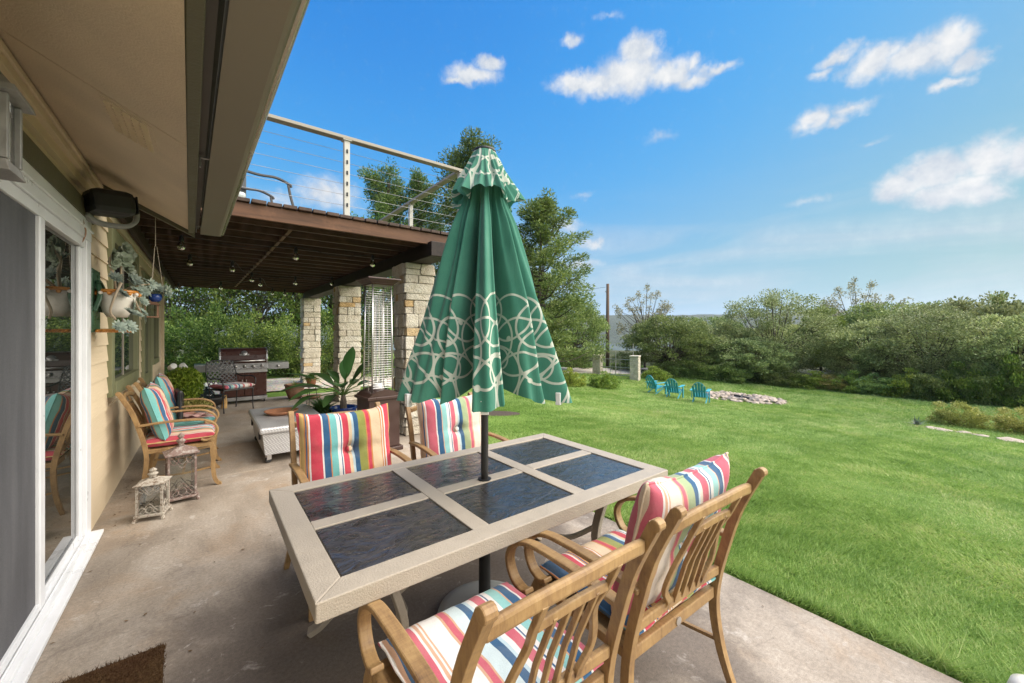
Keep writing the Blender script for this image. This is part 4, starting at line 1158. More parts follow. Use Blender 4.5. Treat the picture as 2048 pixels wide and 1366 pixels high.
back_cushion((-.365, 5.19, .745), R(-90), FAB[5], 'teal-edged striped back cushion in the armchair beside the lanterns', 19, lean=16, button=False, h=.52, t=.16)
seat_cushion((-.17, 6.08, .475), R(-88), FAB[4], 'striped seat cushion cluttered with cloths in the second wall armchair', 20, t=.10, d=.54)
back_cushion((-.35, 6.08, .755), R(-88), FAB[5], 'striped back cushion in the second wall armchair, half hidden', 21, lean=16, button=False, h=.54, t=.16)

# ------------------------------------------------------------------ string lights under the deck
sl_ = thing('string_lights', 'string of clear bulbs on black cord looping under the deck', 'lights', (1, 9, 2.6))
def slp(mb, name, mat, parent=sl_, **k):
    o = mb.build(name, mat, **k); o.parent = parent; return o
rows_ = [[(-.23, 6.36), (1.008, 6.26), (2.05, 6.18)], [(2.165, 9.156), (1.528, 9.544), (.743, 9.479), (.363, 8.122), (-.182, 7.8)], [(-.50, 12.5), (-.252, 13.2), (.298, 11.62), (.964, 10.3), (1.44, 12.45), (1.75, 12.55), (2.064, 13.2)]]
for rw in rows_:
    pts = []
    for i, (x, y) in enumerate(rw):
        pts.append((x - 1, y - 9, .10))
        if i + 1 < len(rw):
            x2, y2 = rw[i + 1]; pts.append(((x + x2) / 2 - 1, (y + y2) / 2 - 9, .03))
    slp(MB().sweep(cr(pts, 6), .008, n=5), 'cord', MT['blackp'])
    for (x, y) in rw:
        sk = slp(MB().lathe([(.006, .10), (.012, .09), (.024, .075), (.026, .03), (.022, .018)], 12, (x - 1, y - 9, 0)), 'socket', MT['blackp'], smooth=True)
        b = MB().lathe([(.016, .022), (.022, .010), (.036, -.022), (.041, -.044), (.036, -.066), (.020, -.084), (.002, -.089)], 14, (x - 1, y - 9, 0)).build('bulb', MT['bulb'], smooth=True); b.parent = sk

# ------------------------------------------------------------------ things fixed on or hung by the house wall
sp = thing('outdoor_speaker', 'black box speaker on a grey bracket above the sliding door corner', 'speaker', (-.665, 3.95, 2.30))
MB().box(.03, .27, -.115, .115, .02, .19).build('cabinet', MT['blackp'], sp, rot=(0, R(-6), R(24)), bevel=.045)
MB().box(.275, .283, -.085, .085, .04, .165).build('grille', MT['black'], sp, rot=(0, R(-6), R(24)), bevel=.02)
MB().sweep(cr([(.0, .06, .03), (.04, .12, -.005), (.12, .16, -.015), (.20, .20, .0), (.245, .225, .05), (.25, .23, .13)], 6), .05, .03).build('bracket', MT['grey'], sp, bevel=.012)
MB().sweep(cr([(-.01, .0, .1), (.0, .02, -.02), (.01, .05, -.10), (-.005, .06, -.16), (-.012, .04, -.18)], 5), .008, n=6).build('cable', MT['clay'], sp)

wl = thing('wall_lantern', 'weathered grey wall lantern beside the sliding door at the left edge', 'lamp', (-.655, 2.03, 2.125))
wl.scale = (.74, .74, .98)
MB().box(-.02, .03, -.05, .05, -.12, .16).build('back_plate', MT['pewter'], wl, bevel=.006)
hd = MB()
for (z0, r0, z1, r1) in ((.135, .125, .16, .115), (.16, .105, .215, .055), (.215, .055, .235, .02)):
    hd.hexa([(.13 - r0, -r0, z0), (.13 + r0, -r0, z0), (.13 + r0, r0, z0), (.13 - r0, r0, z0), (.13 - r1, -r1, z1), (.13 + r1, -r1, z1), (.13 + r1, r1, z1), (.13 - r1, r1, z1)])
hd.build('hood', MT['pewter'], wl, bevel=.004)
for sx_ in (-1, 1):
    for sy_ in (-1, 1):
        MB().box(.13 + sx_ * .078 - .012, .13 + sx_ * .078 + .012, sy_ * .078 - .012, sy_ * .078 + .012, -.075, .134).build('corner_post', MT['pewter'], wl, bevel=.003)
MB().box(.058, .202, -.072, .072, -.07, .132).build('glass', MT['lglass'], wl)
MB().hexa([(.03, -.10, -.115), (.23, -.10, -.115), (.23, .10, -.115), (.03, .10, -.115), (.045, -.085, -.076), (.215, -.085, -.076), (.215, .085, -.076), (.045, .085, -.076)]).build('bottom_tray', MT['pewter'], wl, bevel=.004)

def rosette(parent, c, r, n, mat, name='rosette', up=.6, seed=0, round_=False):
    rr = random.Random(seed); V = []
    tilt = Vector((rr.uniform(.3, 1.0), rr.uniform(-1.0, .1), rr.uniform(-.1, .9))).to_track_quat('Z', 'Y').to_matrix()
    F = []; Vs = []
    for ring in range(3):
        k = n - ring * 2
        for i in range(max(3, k)):
            a = 2 * math.pi * i / max(3, k) + ring * .4; l = r * (1 - ring * .26) * rr.uniform(.85, 1.1); e = .15 + ring * .35 * up
            d = Vector((math.cos(a) * math.cos(e), math.sin(a) * math.cos(e), math.sin(e))); s_ = Vector((-math.sin(a), math.cos(a), 0)); nm = d.cross(s_)
            wd = l * (.36 if round_ else .17)
            o = len(Vs)
            for t, ww in ((.02, .25), (.35, .8), (.7, 1.0), (.9, .6), (1.0, .05)):
                Vs += [d * l * t + s_ * wd * ww, d * l * t + nm * (-.25 * wd * ww), d * l * t - s_ * wd * ww]
            for q in range(4):
                for h in (0, 1): F.append((o + q * 3 + h, o + q * 3 + h + 1, o + q * 3 + 4 + h, o + q * 3 + 3 + h))
    m = MB(); m.v = [tuple(Vector(c) + tilt @ v) for v in Vs]; m.f = F
    return m.build(name, mat, parent, smooth=True)
wp = thing('wall_planter', 'orange, green and white glazed wall planter with scalloped shelf', 'planter', (-.676, 4.38, 1.50))
MB().box(0, .016, -.14, .14, .0, .48).build('back_plaque', MT['greeng'], wp, bevel=.006)
MB().sweep(cr([(.02, -.12, .16), (.05, -.10, .28), (.03, -.05, .38), (.03, .05, .38), (.05, .10, .28), (.02, .12, .16)], 5), .030, .022).build('arch', MT['greeng'], wp, bevel=.008)
pt = MB().lathe([(.001, .0), (.06, .0), (.085, .05), (.105, .13), (.115, .19), (.105, .195), (.09, .15)], 24, (.13, 0, .12)); pt.build('pot', MT['ivory'], wp, smooth=True)
rm = MB().lathe([(.110, -.012), (.128, .0), (.122, .016), (.108, .014)], 24, (.13, 0, .315)); rm.build('rim', MT['orange'], wp, smooth=True)
for k in range(14):
    a = 2 * math.pi * k / 14
    MB().lathe([(.001, .016), (.012, .010), (.016, 0), (.010, -.012), (.001, -.015)], 8, (.13 + .127 * math.cos(a), .127 * math.sin(a), .30)).build('flower_bead', MT['ivory'] if k % 2 else MT['orange'], wp, smooth=True)
MB().lathe([(.001, 0), (.08, 0), (.10, .012), (.105, .022), (.08, .026), (.001, .024)], 24, (.105, 0, .0)).build('shelf', MT['orange'], wp, smooth=True)
for k in range(16):
    a = 2 * math.pi * k / 16
    MB().lathe([(.001, .01), (.014, .004), (.014, -.006), (.001, -.012)], 8, (.105 + .104 * math.cos(a), .104 * math.sin(a), .012)).build('scallop', MT['orange'], wp, smooth=True)
sp_ = thing('succulent_plant', 'grey-blue trailing succulents with fleshy round leaves in the wall planter', 'plant', (-.556, 4.38, 1.82))
stems = [((.02, -.03, .02), (.05, -.14, .06), (.03, -.24, -.04), (.0, -.22, -.16), (.02, -.16, -.22)), ((.02, .02, .0), (.08, .10, .05), (.12, .20, .08), (.16, .32, .10), (.16, .42, .11)), ((0, 0, 0), (.0, -.06, .12), (-.02, -.1, .2), (0, -.14, .27)), ((0, .04, 0), (.02, .08, .12), (.02, .12, .24), (.04, .16, .33)), ((.05, .0, 0), (.1, .05, -.05), (.12, .12, -.12), (.13, .2, -.15))]
for s_ in stems: MB().sweep(cr(s_, 5), .016, n=6).build('stem', MT['stem'], sp_, smooth=True)
rr = random.Random(5)
for i, c in enumerate([(.09, -.02, .10), (.10, .10, .08), (.10, -.02, -.10), (.09, -.10, -.27), (.14, .22, .03), (.13, .20, -.14), (.16, .33, .03), (.02, -.14, .10), (.14, .27, -.19), (.17, .44, .11), (.10, .17, .12), (.12, .08, -.17), (.06, -.14, -.02), (.10, -.14, -.16), (.12, .05, .02), (.05, -.2, -.28), (.15, .14, -.06), (.16, .28, .12)]):
    rosette(sp_, c, rr.uniform(.048, .066), 12, MT['succ'], seed=i)
for i, c in enumerate([(0, -.14, .27), (.04, .16, .33), (.04, .06, .26), (.05, .10, .36), (.02, .20, .26), (.0, -.08, .22), (.05, .2, .2)]):
    rosette(sp_, c, rr.uniform(.055, .075), 8, MT['jade'], 'jade_cluster', seed=40 + i, round_=True, up=1.0)

hl = thing('hanging_lantern', 'small bronze lantern hanging on the house wall behind the succulents', 'lantern', (-.47, 6.0, 1.68))
for sx_ in (-1, 1):
    for sy_ in (-1, 1): MB().box(sx_ * .05 - .006, sx_ * .05 + .006, sy_ * .05 - .006, sy_ * .05 + .006, .0, .13).build('corner_post', MT['clay'], hl)
MB().box(-.065, .065, -.065, .065, -.014, .0).build('base', MT['clay'], hl, bevel=.003)
MB().hexa([(-.075, -.075, .13), (.075, -.075, .13), (.075, .075, .13), (-.075, .075, .13), (-.02, -.02, .18), (.02, -.02, .18), (.02, .02, .18), (-.02, .02, .18)]).build('roof', MT['clay'], hl)
MB().box(-.044, .044, -.044, .044, .002, .128).build('glass', MT['lglass'], hl)
MB().sweep([(0, 0, .18), (0, 0, .24)], .006, n=6).build('hook', MT['black'], hl)
MB().sweep([(-.19, 0, .24), (-.1, 0, .255), (0, 0, .24)], .012, .016).build('arm', MT['black'], hl)
hb = thing('hanging_pot', 'dark blue round pot hanging on cords with trailing plant', 'pot', (-.40, 5.45, 1.86))
MB().lathe([(.001, -.05), (.03, -.046), (.052, -.02), (.055, .006), (.048, .03), (.043, .032), (.040, .02)], 20).build('bowl', MT['blue'], hb, smooth=True)
for a in (0, 2.1, 4.2):
    MB().sweep([(.066 * math.cos(a), .066 * math.sin(a), .03), (.01 * math.cos(a), .01 * math.sin(a), .52)], .004, n=5).build('cord', MT['rope'], hb)
MB().sweep([(0, 0, .52), (0, 0, .85)], .006, n=5).build('cord', MT['rope'], hb)
for i, c in enumerate([(.0, 0, .07), (.06, .03, .08), (-.06, .02, .07), (.02, -.07, .10), (.10, -.03, .06)]): rosette(hb, c, .07, 9, MT['succ'], seed=70 + i)

# ------------------------------------------------------------------ floor lanterns
def floor_lantern(loc, rz, w, h, mat, label, tall):
    t = thing('floor_lantern', label, 'lantern', loc, rz, 'shabby floor lanterns by the house wall')
    hw = w / 2
    for sx_ in (-1, 1):
        for sy_ in (-1, 1):
            MB().sweep(cr([(sx_ * hw * 1.12, sy_ * hw * 1.12, 0), (sx_ * hw * 1.05, sy_ * hw * 1.05, .02), (sx_ * hw * .9, sy_ * hw * .9, .035)], 4), .026, n=6).build('foot', mat, t)
            MB().box(sx_ * hw * .92 - .008, sx_ * hw * .92 + .008, sy_ * hw * .92 - .008, sy_ * hw * .92 + .008, .05, h * .70).build('corner_post', mat, t)
    MB().box(-hw * 1.15, hw * 1.15, -hw * 1.15, hw * 1.15, .032, .052).build('base_plate', mat, t, bevel=.004)
    for f in range(4):
        R_ = Matrix.Rotation(f * math.pi / 2, 4, 'Z')
        g_ = MB().box(-hw * .86, hw * .86, -hw * .885, -hw * .865, .054, h * .69, R_); g_.build('glass_pane', MT['lglass'], t)
        s_ = MB()
        zc = .10 + .02
        for (zb, sg) in ((.055, 1), (h * .69, -1)):
            for x0 in (-.55, 0, .55):
                s_.sweep([R_ @ Vector(p_) for p_ in cr([(x0 * hw, -hw * .93, zb), (x0 * hw + .3 * hw, -hw * .93, zb + sg * h * .06), (x0 * hw, -hw * .93, zb + sg * h * .13), (x0 * hw - .3 * hw, -hw * .93, zb + sg * h * .06), (x0 * hw, -hw * .93, zb)], 4)], .006, n=5)
            s_.sweep([R_ @ Vector(p_) for p_ in cr([(-.85 * hw, -hw * .93, zb), (-.4 * hw, -hw * .93, zb + sg * h * .10), (0, -hw * .93, zb + sg * h * .19), (.4 * hw, -hw * .93, zb + sg * h * .10), (.85 * hw, -hw * .93, zb)], 4)], .006, n=5)
        s_.build('scrollwork', mat, t)
    rf = MB()
    k = hw * 1.2
    rf.hexa([(-k, -k, h * .70), (k, -k, h * .70), (k, k, h * .70), (-k, k, h * .70), (-k, -k, h * .715), (k, -k, h * .715), (k, k, h * .715), (-k, k, h * .715)])
    q = hw * .28
    rf.hexa([(-k * .92, -k * .92, h * .716), (k * .92, -k * .92, h * .716), (k * .92, k * .92, h * .716), (-k * .92, k * .92, h * .716), (-q, -q, h * .80), (q, -q, h * .80), (q, q, h * .80), (-q, q, h * .80)])
    rf.build('roof', mat, t, bevel=.003)
    MB().lathe([(.01, h * .80), (.03, h * .805), (.018, h * .83), (.030, h * .86), (.036, h * .885), (.022, h * .905), (.012, h * .915), (.024, h * .935), (.026, h * .955), (.012, h * .985), (.001, h)], 14).build('finial', mat, t, smooth=True)
    return t
floor_lantern((-.335, 4.36, 0), R(-12), .165, .40, MT['lant'], 'small chipped white lantern on the patio floor', False)
floor_lantern((-.17, 4.66, 0), R(8), .20, .60, MT['lant2'], 'taller rusty pinkish lantern behind the small white one', True)

# ------------------------------------------------------------------ items on the second wall armchair
bp = thing('basket_pillow', 'black basketwork lattice pillow standing in the second wall armchair', 'basket', (-.24, 5.90, .52), R(-80))
MB().box(-.15, .15, -.02, .02, 0, .33).build('body', MT['black'], bp, bevel=.015)
for k in range(5):
    MB().sweep([(-.14 + k * .065, .023, .02), (-.14 + k * .065 + .05, .026, .31)], .012, .006).build('weave_strip', MT['blackp'], bp)
fold = MB(); fold.grid(lambda i, j: (-.11 + .22 * i / 8, -.09 + .18 * j / 8, .02 + .012 * math.sin(i * 1.3) * math.cos(j * .9)), 9, 9)
fold.grid(lambda i, j: (-.11 + .22 * i / 8, -.09 + .18 * j / 8, .0 + .0 * i), 9, 9)
fold.build('folded_cloth', MT['pinkc'], smooth=True, loc=(-.08, 5.86, .532), rot=(0, 0, .3), label='folded pale pink cloth on the second wall armchair seat', cat='cloth')
MB().lathe([(.001, 0), (.07, 0), (.10, .018), (.095, .02), (.07, .008), (.001, .006)], 20).build('dish', MT['steel_d'], smooth=True, loc=(.0, 6.10, .532), label='small grey dish on the second wall armchair seat', cat='dish')

# ------------------------------------------------------------------ plants near the house corner
def spray(n, r, h, lf, seed, up=.8):
    rr_ = np.random.default_rng(seed)
    d = rr_.normal(size=(n, 3)); d /= np.linalg.norm(d, axis=1)[:, None]
    P_ = d * (rr_.random(n) ** .4)[:, None] * np.array([r, r, h / 2]) + np.array([0, 0, h / 2])
    return leaf_quads(P_, lf, lf * .35, rr_, up)
def leaf_quads(P_, L, Wd, g_, up=.3, dirs=None):
    n = len(P_)
    a = g_.normal(size=(n, 3)) if dirs is None else dirs + g_.normal(size=(n, 3)) * .45
    a[:, 2] += up; a /= np.linalg.norm(a, axis=1)[:, None]
    b = np.cross(a, g_.normal(size=(n, 3))); b /= np.linalg.norm(b, axis=1)[:, None] + 1e-9
    s = g_.uniform(.65, 1.3, n)[:, None]
    V = np.empty((n, 4, 3)); V[:, 0] = P_ - a * L * s / 2; V[:, 1] = P_ + b * Wd * s / 2; V[:, 2] = P_ + a * L * s / 2; V[:, 3] = P_ - b * Wd * s / 2
    return V.reshape(-1, 3)
fp = thing('feathery_pot_plant', 'bushy feathery green plant in a clay pot at the house corner', 'plant', (-.30, 9.25, 0))
MB().lathe([(.001, 0), (.10, 0), (.14, .22), (.15, .26), (.135, .27), (.12, .24), (.001, .23)], 20).build('pot', MT['terracotta'], fp, smooth=True)
tri_obj('foliage', spray(5200, .30, .66, .075, 3) + np.array([0, 0, .22]), 4, MT['feath'], fp)
so = thing('garden_spotlight', 'pair of pale grey spotlight heads above the feathery plant', 'lamp', (-.42, 9.75, 0))
MB().sweep([(0, 0, 0), (0, 0, .82)], .018, n=8).build('stake', MT['steel_d'], so)
for (x, a) in ((-.06, .5), (.10, -.3)):
    o = MB().lathe([(.001, -.08), (.045, -.08), (.055, .05), (.05, .055), (.001, .045)], 14).build('head', MT['whitep'], so, loc=(x, 0, .86), rot=(R(70), 0, a), smooth=True)
sx2 = thing('small_leafy_pot', 'small pot of variegated ground plants beside the second wall armchair', 'plant', (-.13, 8.4, 0))
MB().lathe([(.001, 0), (.08, 0), (.11, .17), (.10, .18), (.001, .15)], 16).build('pot', MT['grey'], sx2, smooth=True)
tri_obj('foliage', spray(900, .24, .30, .07, 8) + np.array([0, 0, .12]), 4, MT['ybush'], sx2)

# ------------------------------------------------------------------ black lattice armchair
bc = thing('lattice_armchair', 'black metal armchair with lattice back in front of the grill', 'chair', (.40, 9.42, 0), R(-152))
mbk = MT['black']
for s in (-1, 1):
    MB().sweep(cr([(s * .27, .25, 0), (s * .27, .23, .2), (s * .27, .24, .42)], 4), .022, n=8).build('front_leg', mbk, bc, smooth=True)
    MB().sweep(cr([(s * .26, -.28, 0), (s * .25, -.24, .25), (s * .25, -.24, .42), (s * .27, -.30, .7), (s * .25, -.34, .88)], 4), .022, n=8).build('back_leg', mbk, bc, smooth=True)
    MB().sweep(cr([(s * .27, -.29, .68), (s * .30, -.15, .63), (s * .31, .05, .64), (s * .31, .20, .63), (s * .30, .27, .56), (s * .28, .25, .43)], 5), .024, n=8).build('armrest', mbk, bc, smooth=True)
MB().sweep(cr([(-.25, -.34, .86), (-.20, -.36, .93), (0, -.37, .95), (.20, -.36, .93), (.25, -.34, .86)], 5), .024, n=8).build('top_rail', mbk, bc, smooth=True)
MB().box(-.27, .27, -.25, .25, .405, .43).build('seat', mbk, bc, bevel=.008)
for s in (-1, 1):
    for k in range(-6, 9):
        x0, z0, x1, z1 = -.25, .43 + k * .082, .25, .43 + k * .082 + .5
        if s < 0: x0, x1 = -x0, -x1
        t0, t1 = 0, 1
        if z0 < .45: t0 = (.45 - z0) / (z1 - z0)
        if z1 > .93: t1 = (.93 - z0) / (z1 - z0)
        if t1 <= t0: continue
        def pt_(t): z_ = lerp(z0, z1, t); return (lerp(x0, x1, t), -.245 - .20 * max(0, z_ - .45) ** 1.0 - s * .003, z_)
        MB().sweep([pt_(t0), pt_((t0 + t1) / 2), pt_(t1)], .020, .006, side=(s * .7, 0, -.7)).build('lattice_strip', mbk, bc)
seat_cushion((.42, 9.40, .475), R(-152), FAB[3], 'striped round-cornered seat cushion on the black lattice armchair', 33, w=.54, d=.52, t=.09)

# ------------------------------------------------------------------ gas grill
gr = thing('gas_grill', 'brown and stainless gas grill at the far end of the patio', 'grill', (.66, 10.40, 0))
br, st_ = MT['brown'], MT['steel']
MB().box(-.41, .41, -.24, .24, .14, .70).build('cabinet', br, gr, bevel=.01)
for s in (-1, 1):
    d_ = MB().box(min(s * .008, s * .395), max(s * .008, s * .395), -.262, -.2425, .155, .64).build('door', br, gr, bevel=.006)
    MB().box(s * .035 - .008, s * .035 + .008, -.282, -.263, .30, .50).build('handle', st_, d_, bevel=.003)
MB().box(-.42, .42, -.25, .25, .06, .135).build('bottom_shelf', MT['steel_d'], gr, bevel=.005)
MB().box(-.42, .42, -.268, .25, .645, .72).build('trim_band', st_, gr, bevel=.004)
MB().hexa([(-.43, -.31, .725), (.43, -.31, .725), (.43, .25, .725), (-.43, .25, .725), (-.43, -.27, .845), (.43, -.27, .845), (.43, .25, .845), (-.43, .25, .845)]).build('control_panel', st_, gr, bevel=.004)
for k in range(4):
    kn = MB().lathe([(.001, .05), (.018, .048), (.022, .03), (.028, .012), (.032, .0)], 16).build('knob', MT['steel'], gr, loc=(-.15 + k * .155, -.298, .785), rot=(R(72), 0, 0), smooth=True)
    MB().lathe([(.034, .003), (.034, -.004), (.001, -.004)], 16).build('bezel', MT['blackp'], kn, smooth=True)
ld = MB()
prof = [(-.27, .85), (-.285, .93), (-.275, 1.02), (-.23, 1.10), (-.14, 1.155), (0, 1.17), (.15, 1.15), (.22, 1.06), (.24, .85)]
for x in (-.40, .40): ld.v += [(x, y, z) for y, z in prof]
n = len(prof); ld.f = [(i, i + 1, n + i + 1, n + i) for i in range(n - 1)] + [tuple(range(n)), tuple(range(2 * n - 1, n - 1, -1))]
lid = ld.build('lid', br, gr, smooth=False)
for x in (-.425, .400):
    e_ = MB(); p2 = [(y * 1.03, .85 + (z - .85) * 1.03) for y, z in prof]
    e_.v = [(x, y, z) for y, z in p2] + [(x + .025, y, z) for y, z in p2]
    e_.f = [(i, i + 1, n + i + 1, n + i) for i in range(n - 1)] + [tuple(range(n)), tuple(range(2 * n - 1, n - 1, -1))]
    e_.build('lid_end', st_, lid)
MB().sweep([(-.37, -.335, .90), (.37, -.335, .90)], .032, n=12).build('lid_handle', st_, lid, smooth=True)
for x in (-.33, .33): MB().box(x - .012, x + .012, -.335, -.27, .89, .91).build('handle_bracket', st_, lid)
MB().lathe([(.001, .012), (.05, .010), (.06, .0)], 20).build('thermometer', MT['steel_d'], lid, loc=(0, -.262, 1.06), rot=(R(65), 0, 0), smooth=True)
MB().box(-.085, .085, -.012, .0, -.016, .016).build('nameplate', MT['steel'], lid, loc=(0, -.272, 1.03), rot=(R(-18), 0, 0), bevel=.004)
for s in (-1, 1):
    MB().box(min(s * .432, s * .83), max(s * .432, s * .83), -.26, .22, .80, .845).build('side_shelf', st_, gr, bevel=.006)
    MB().hexa([(min(s * .432, s * .83), -.275, .70), (max(s * .432, s * .83), -.275, .70), (max(s * .432, s * .83), -.262, .70), (min(s * .432, s * .83), -.262, .70), (min(s * .432, s * .83), -.275, .83), (max(s * .432, s * .83), -.275, .83), (max(s * .432, s * .83), -.262, .83), (min(s * .432, s * .83), -.262, .83)]).build('shelf_front', MT['steel_d'], gr, bevel=.003)
MB().lathe([(.001, .05), (.018, .048), (.03, .0)], 16).build('knob', MT['steel'], gr, loc=(.62, -.277, .765), rot=(R(90), 0, 0), smooth=True)
for sx_ in (-1, 1):
    for sy_ in (-1, 1): MB().lathe([(.001, -.016), (.03, -.014), (.03, .014), (.001, .016)], 14).build('caster', MT['blackp'], gr, loc=(sx_ * .37, sy_ * .2, .03), rot=(0, R(90), 0))

# fire bowl, jug, log
fb = thing('fire_bowl', 'low black metal bowl on the floor beside the lattice armchair', 'bowl', (.06, 9.85, 0))
MB().lathe([(.001, .02), (.12, .025), (.22, .10), (.28, .20), (.30, .24), (.31, .24), (.29, .19), (.22, .08), (.001, .015)], 28).build('bowl', MT['black'], fb, smooth=True)
for a in (0, 2.1, 4.2): MB().sweep([(.12 * math.cos(a), .12 * math.sin(a), .04), (.16 * math.cos(a), .16 * math.sin(a), 0)], .02, n=6).build('foot', MT['black'], fb)
MB().lathe([(.001, 0), (.115, .0), (.125, .02), (.125, .24), (.115, .27), (.05, .32), (.028, .34), (.028, .38), (.022, .38)], 24).build('glass_jug', MT['jug'], smooth=True, loc=(.03, 9.83, .06), label='pale blue glass water jug standing in the black bowl', cat='jug')
MB().sweep([(0, 0, 0), (.01, .01, .12), (.0, .02, .26)], [.10, .095, .085], [.08, .085, .075], n=9).build('log', MT['log'], loc=(.30, 9.72, 0), label='short upright split log beside the lattice armchair', cat='log')

# ------------------------------------------------------------------ aluminium toolbox on casters with clay dish
tb = thing('toolbox', 'low diamond-plate aluminium toolbox on casters beside the dining chair', 'toolbox', (.84, 5.95, 0))
MB().hexa([(-.30, -.66, .10), (.34, -.66, .10), (.34, .66, .10), (-.30, .66, .10), (-.33, -.68, .345), (.36, -.68, .345), (.36, .68, .345), (-.33, .68, .345)]).build('body', MT['plate'], tb, bevel=.006)
MB().box(-.36, .38, -.72, .72, .35, .425).build('lid', MT['plate'], tb, bevel=.022)
for y in (-.45, .45): MB().box(-.345, -.325, y - .035, y + .035, .25, .33).build('latch', MT['black'], tb, bevel=.004)
for sx_ in (-1, 1):
    for sy_ in (-1, 1):
        cs = MB().lathe([(.001, -.014), (.036, -.012), (.038, 0), (.036, .012), (.001, .014)], 16).build('caster', MT['blackp'], tb, loc=(sx_ * .26, sy_ * .60, .038), rot=(R(90), 0, .4))
        MB().box(-.025, .025, .0, .055, -.02, .02).build('caster_fork', MT['steel'], cs)
MB().lathe([(.001, .0), (.14, .0), (.19, .035), (.20, .05), (.19, .05), (.14, .014), (.001, .012)], 32).build('clay_dish', MT['terracotta'], smooth=True, loc=(.80, 6.02, .4255), label='wide terracotta dish on top of the diamond-plate toolbox', cat='dish')

# ------------------------------------------------------------------ pyramid patio heater
ph = thing('patio_heater', 'tall brown patio heater with steel wire guard before the near column', 'heater', (1.77, 5.12, 0), R(4))
bd = MT['brownd']
MB().box(-.235, .235, -.235, .235, .0, .055).build('plinth', bd, ph, bevel=.01)
MB().hexa([(-.20, -.20, .057), (.20, -.20, .057), (.20, .20, .057), (-.20, .20, .057), (-.20, -.20, .66), (.20, -.20, .66), (.20, .20, .66), (-.20, .20, .66)]).build('body', bd, ph, bevel=.006)
MB().box(-.225, .225, -.225, .225, .662, .70).build('ledge', bd, ph, bevel=.006)
dm = MB(); k = 9
dm.grid(lambda i, j: (-.21 + .42 * i / (k - 1), -.21 + .42 * j / (k - 1), .70 + .085 * max(0, math.cos((i / (k - 1) - .5) * 2.9)) * (1 if 0 < j < k - 1 else 1) * (0 if i in (0, k - 1) else 1)), k, k)
dm.f += [tuple(range(k))[::-1], tuple(range(k * (k - 1), k * k))]
dm.build('domed_top', bd, ph)
for sx_ in (-1, 1):
    for sy_ in (-1, 1): MB().sweep([(sx_ * .135, sy_ * .135, .73), (sx_ * .120, sy_ * .120, 2.12)], .020, n=10).build('upright', MT['steel'], ph, smooth=True)
for f in range(4):
    R_ = Matrix.Rotation(f * math.pi / 2, 4, 'Z')
    for q in range(44):
        z = .80 + q * .0296; w = lerp(.134, .121, (z - .73) / 1.39)
        a, b = R_ @ Vector((-w, -w, z)), R_ @ Vector((w, -w, z))
        MB().sweep([a, b], .0050, n=5).build('guard_wire', MT['steel'], ph)
    c_ = R_ @ Vector((.0, -.127, .76)); d_ = R_ @ Vector((0, -.121, 1.85))
    MB().sweep([c_, d_], .007, n=5).build('guard_bar', MT['steel'], ph)
MB().lathe([(.045, .78), (.045, 1.98)], 20, cap=False).build('glass_tube', MT['hglass'], ph, smooth=True)
MB().lathe([(.001, .76), (.07, .76), (.06, .84), (.05, .85), (.001, .85)], 16).build('burner', MT['whitep'], ph, smooth=True)
cp_ = MB()
for (z0, r0, z1, r1) in ((2.10, .14, 2.12, .155), (2.121, .155, 2.165, .205), (2.166, .215, 2.185, .215)):
    cp_.hexa([(-r0, -r0, z0), (r0, -r0, z0), (r0, r0, z0), (-r0, r0, z0), (-r1, -r1, z1), (r1, -r1, z1), (r1, r1, z1), (-r1, r1, z1)])
cp_.build('cap', bd, ph, bevel=.004)

# ------------------------------------------------------------------ potted plants by the columns
def big_leaf(L, wd, n=9, fold=.12, droop=.5):
    m = MB()
    for i in range(n):
        t = i / (n - 1); wt_ = wd * (math.sin(math.pi * min(1, t * .96 + .03)) ** .75) * .5
        y = L * t; z = -droop * L * t * t * .5
        for s in (-1, -.5, 0, .5, 1): m.v.append((s * wt_, y, z + abs(s) * wt_ * fold * 2 + .006 * math.sin(9 * t + s * 3)))
    for i in range(n - 1):
        for k in range(4): m.f.append((i * 5 + k, i * 5 + k + 1, i * 5 + 6 + k, i * 5 + 5 + k))
    return m
bpn = thing('broad_leaf_plant', 'large broad-leaved tropical plant in a cobalt blue pot', 'plant', (1.56, 5.95, 0))
MB().lathe([(.001, 0), (.12, 0), (.155, .08), (.165, .30), (.17, .40), (.185, .43), (.18, .45), (.155, .44), (.15, .40), (.001, .40)], 28).build('pot', MT['blue'], bpn, smooth=True)
MB().sweep([(0, 0, .38), (.0, 0, .52), (0, 0, .62)], [.10, .09, .05], n=10).build('trunk', MT['bark'], bpn)
lv = [(-1.5, .62, .66, .17, 1.15, .2), (2.55, .60, .55, .17, .35, .9), (2.95, .75, .55, .15, .62, .6), (2.2, .7, .4, .2, .7, .8), (-1.9, .7, .5, .2, .55, .8), (-2.8, .66, .5, .2, .35, 1.0), (.55, .7, .55, .19, .35, .9), (-.6, .75, .5, .2, .8, .6), (3.3, .8, .45, .2, .5, 1.0), (1.2, .7, .5, .2, .9, .5), (.25, .78, .42, .17, .95, .5), (3.5, .55, .62, .16, .15, 1.0), (-.35, .6, .55, .18, .25, .9), (.9, .56, .5, .15, .45, .8), (-2.2, .50, .48, .14, .2, 1.0), (1.7, .6, .45, .14, .7, .6), (-.9, .50, .42, .14, .3, .9)]
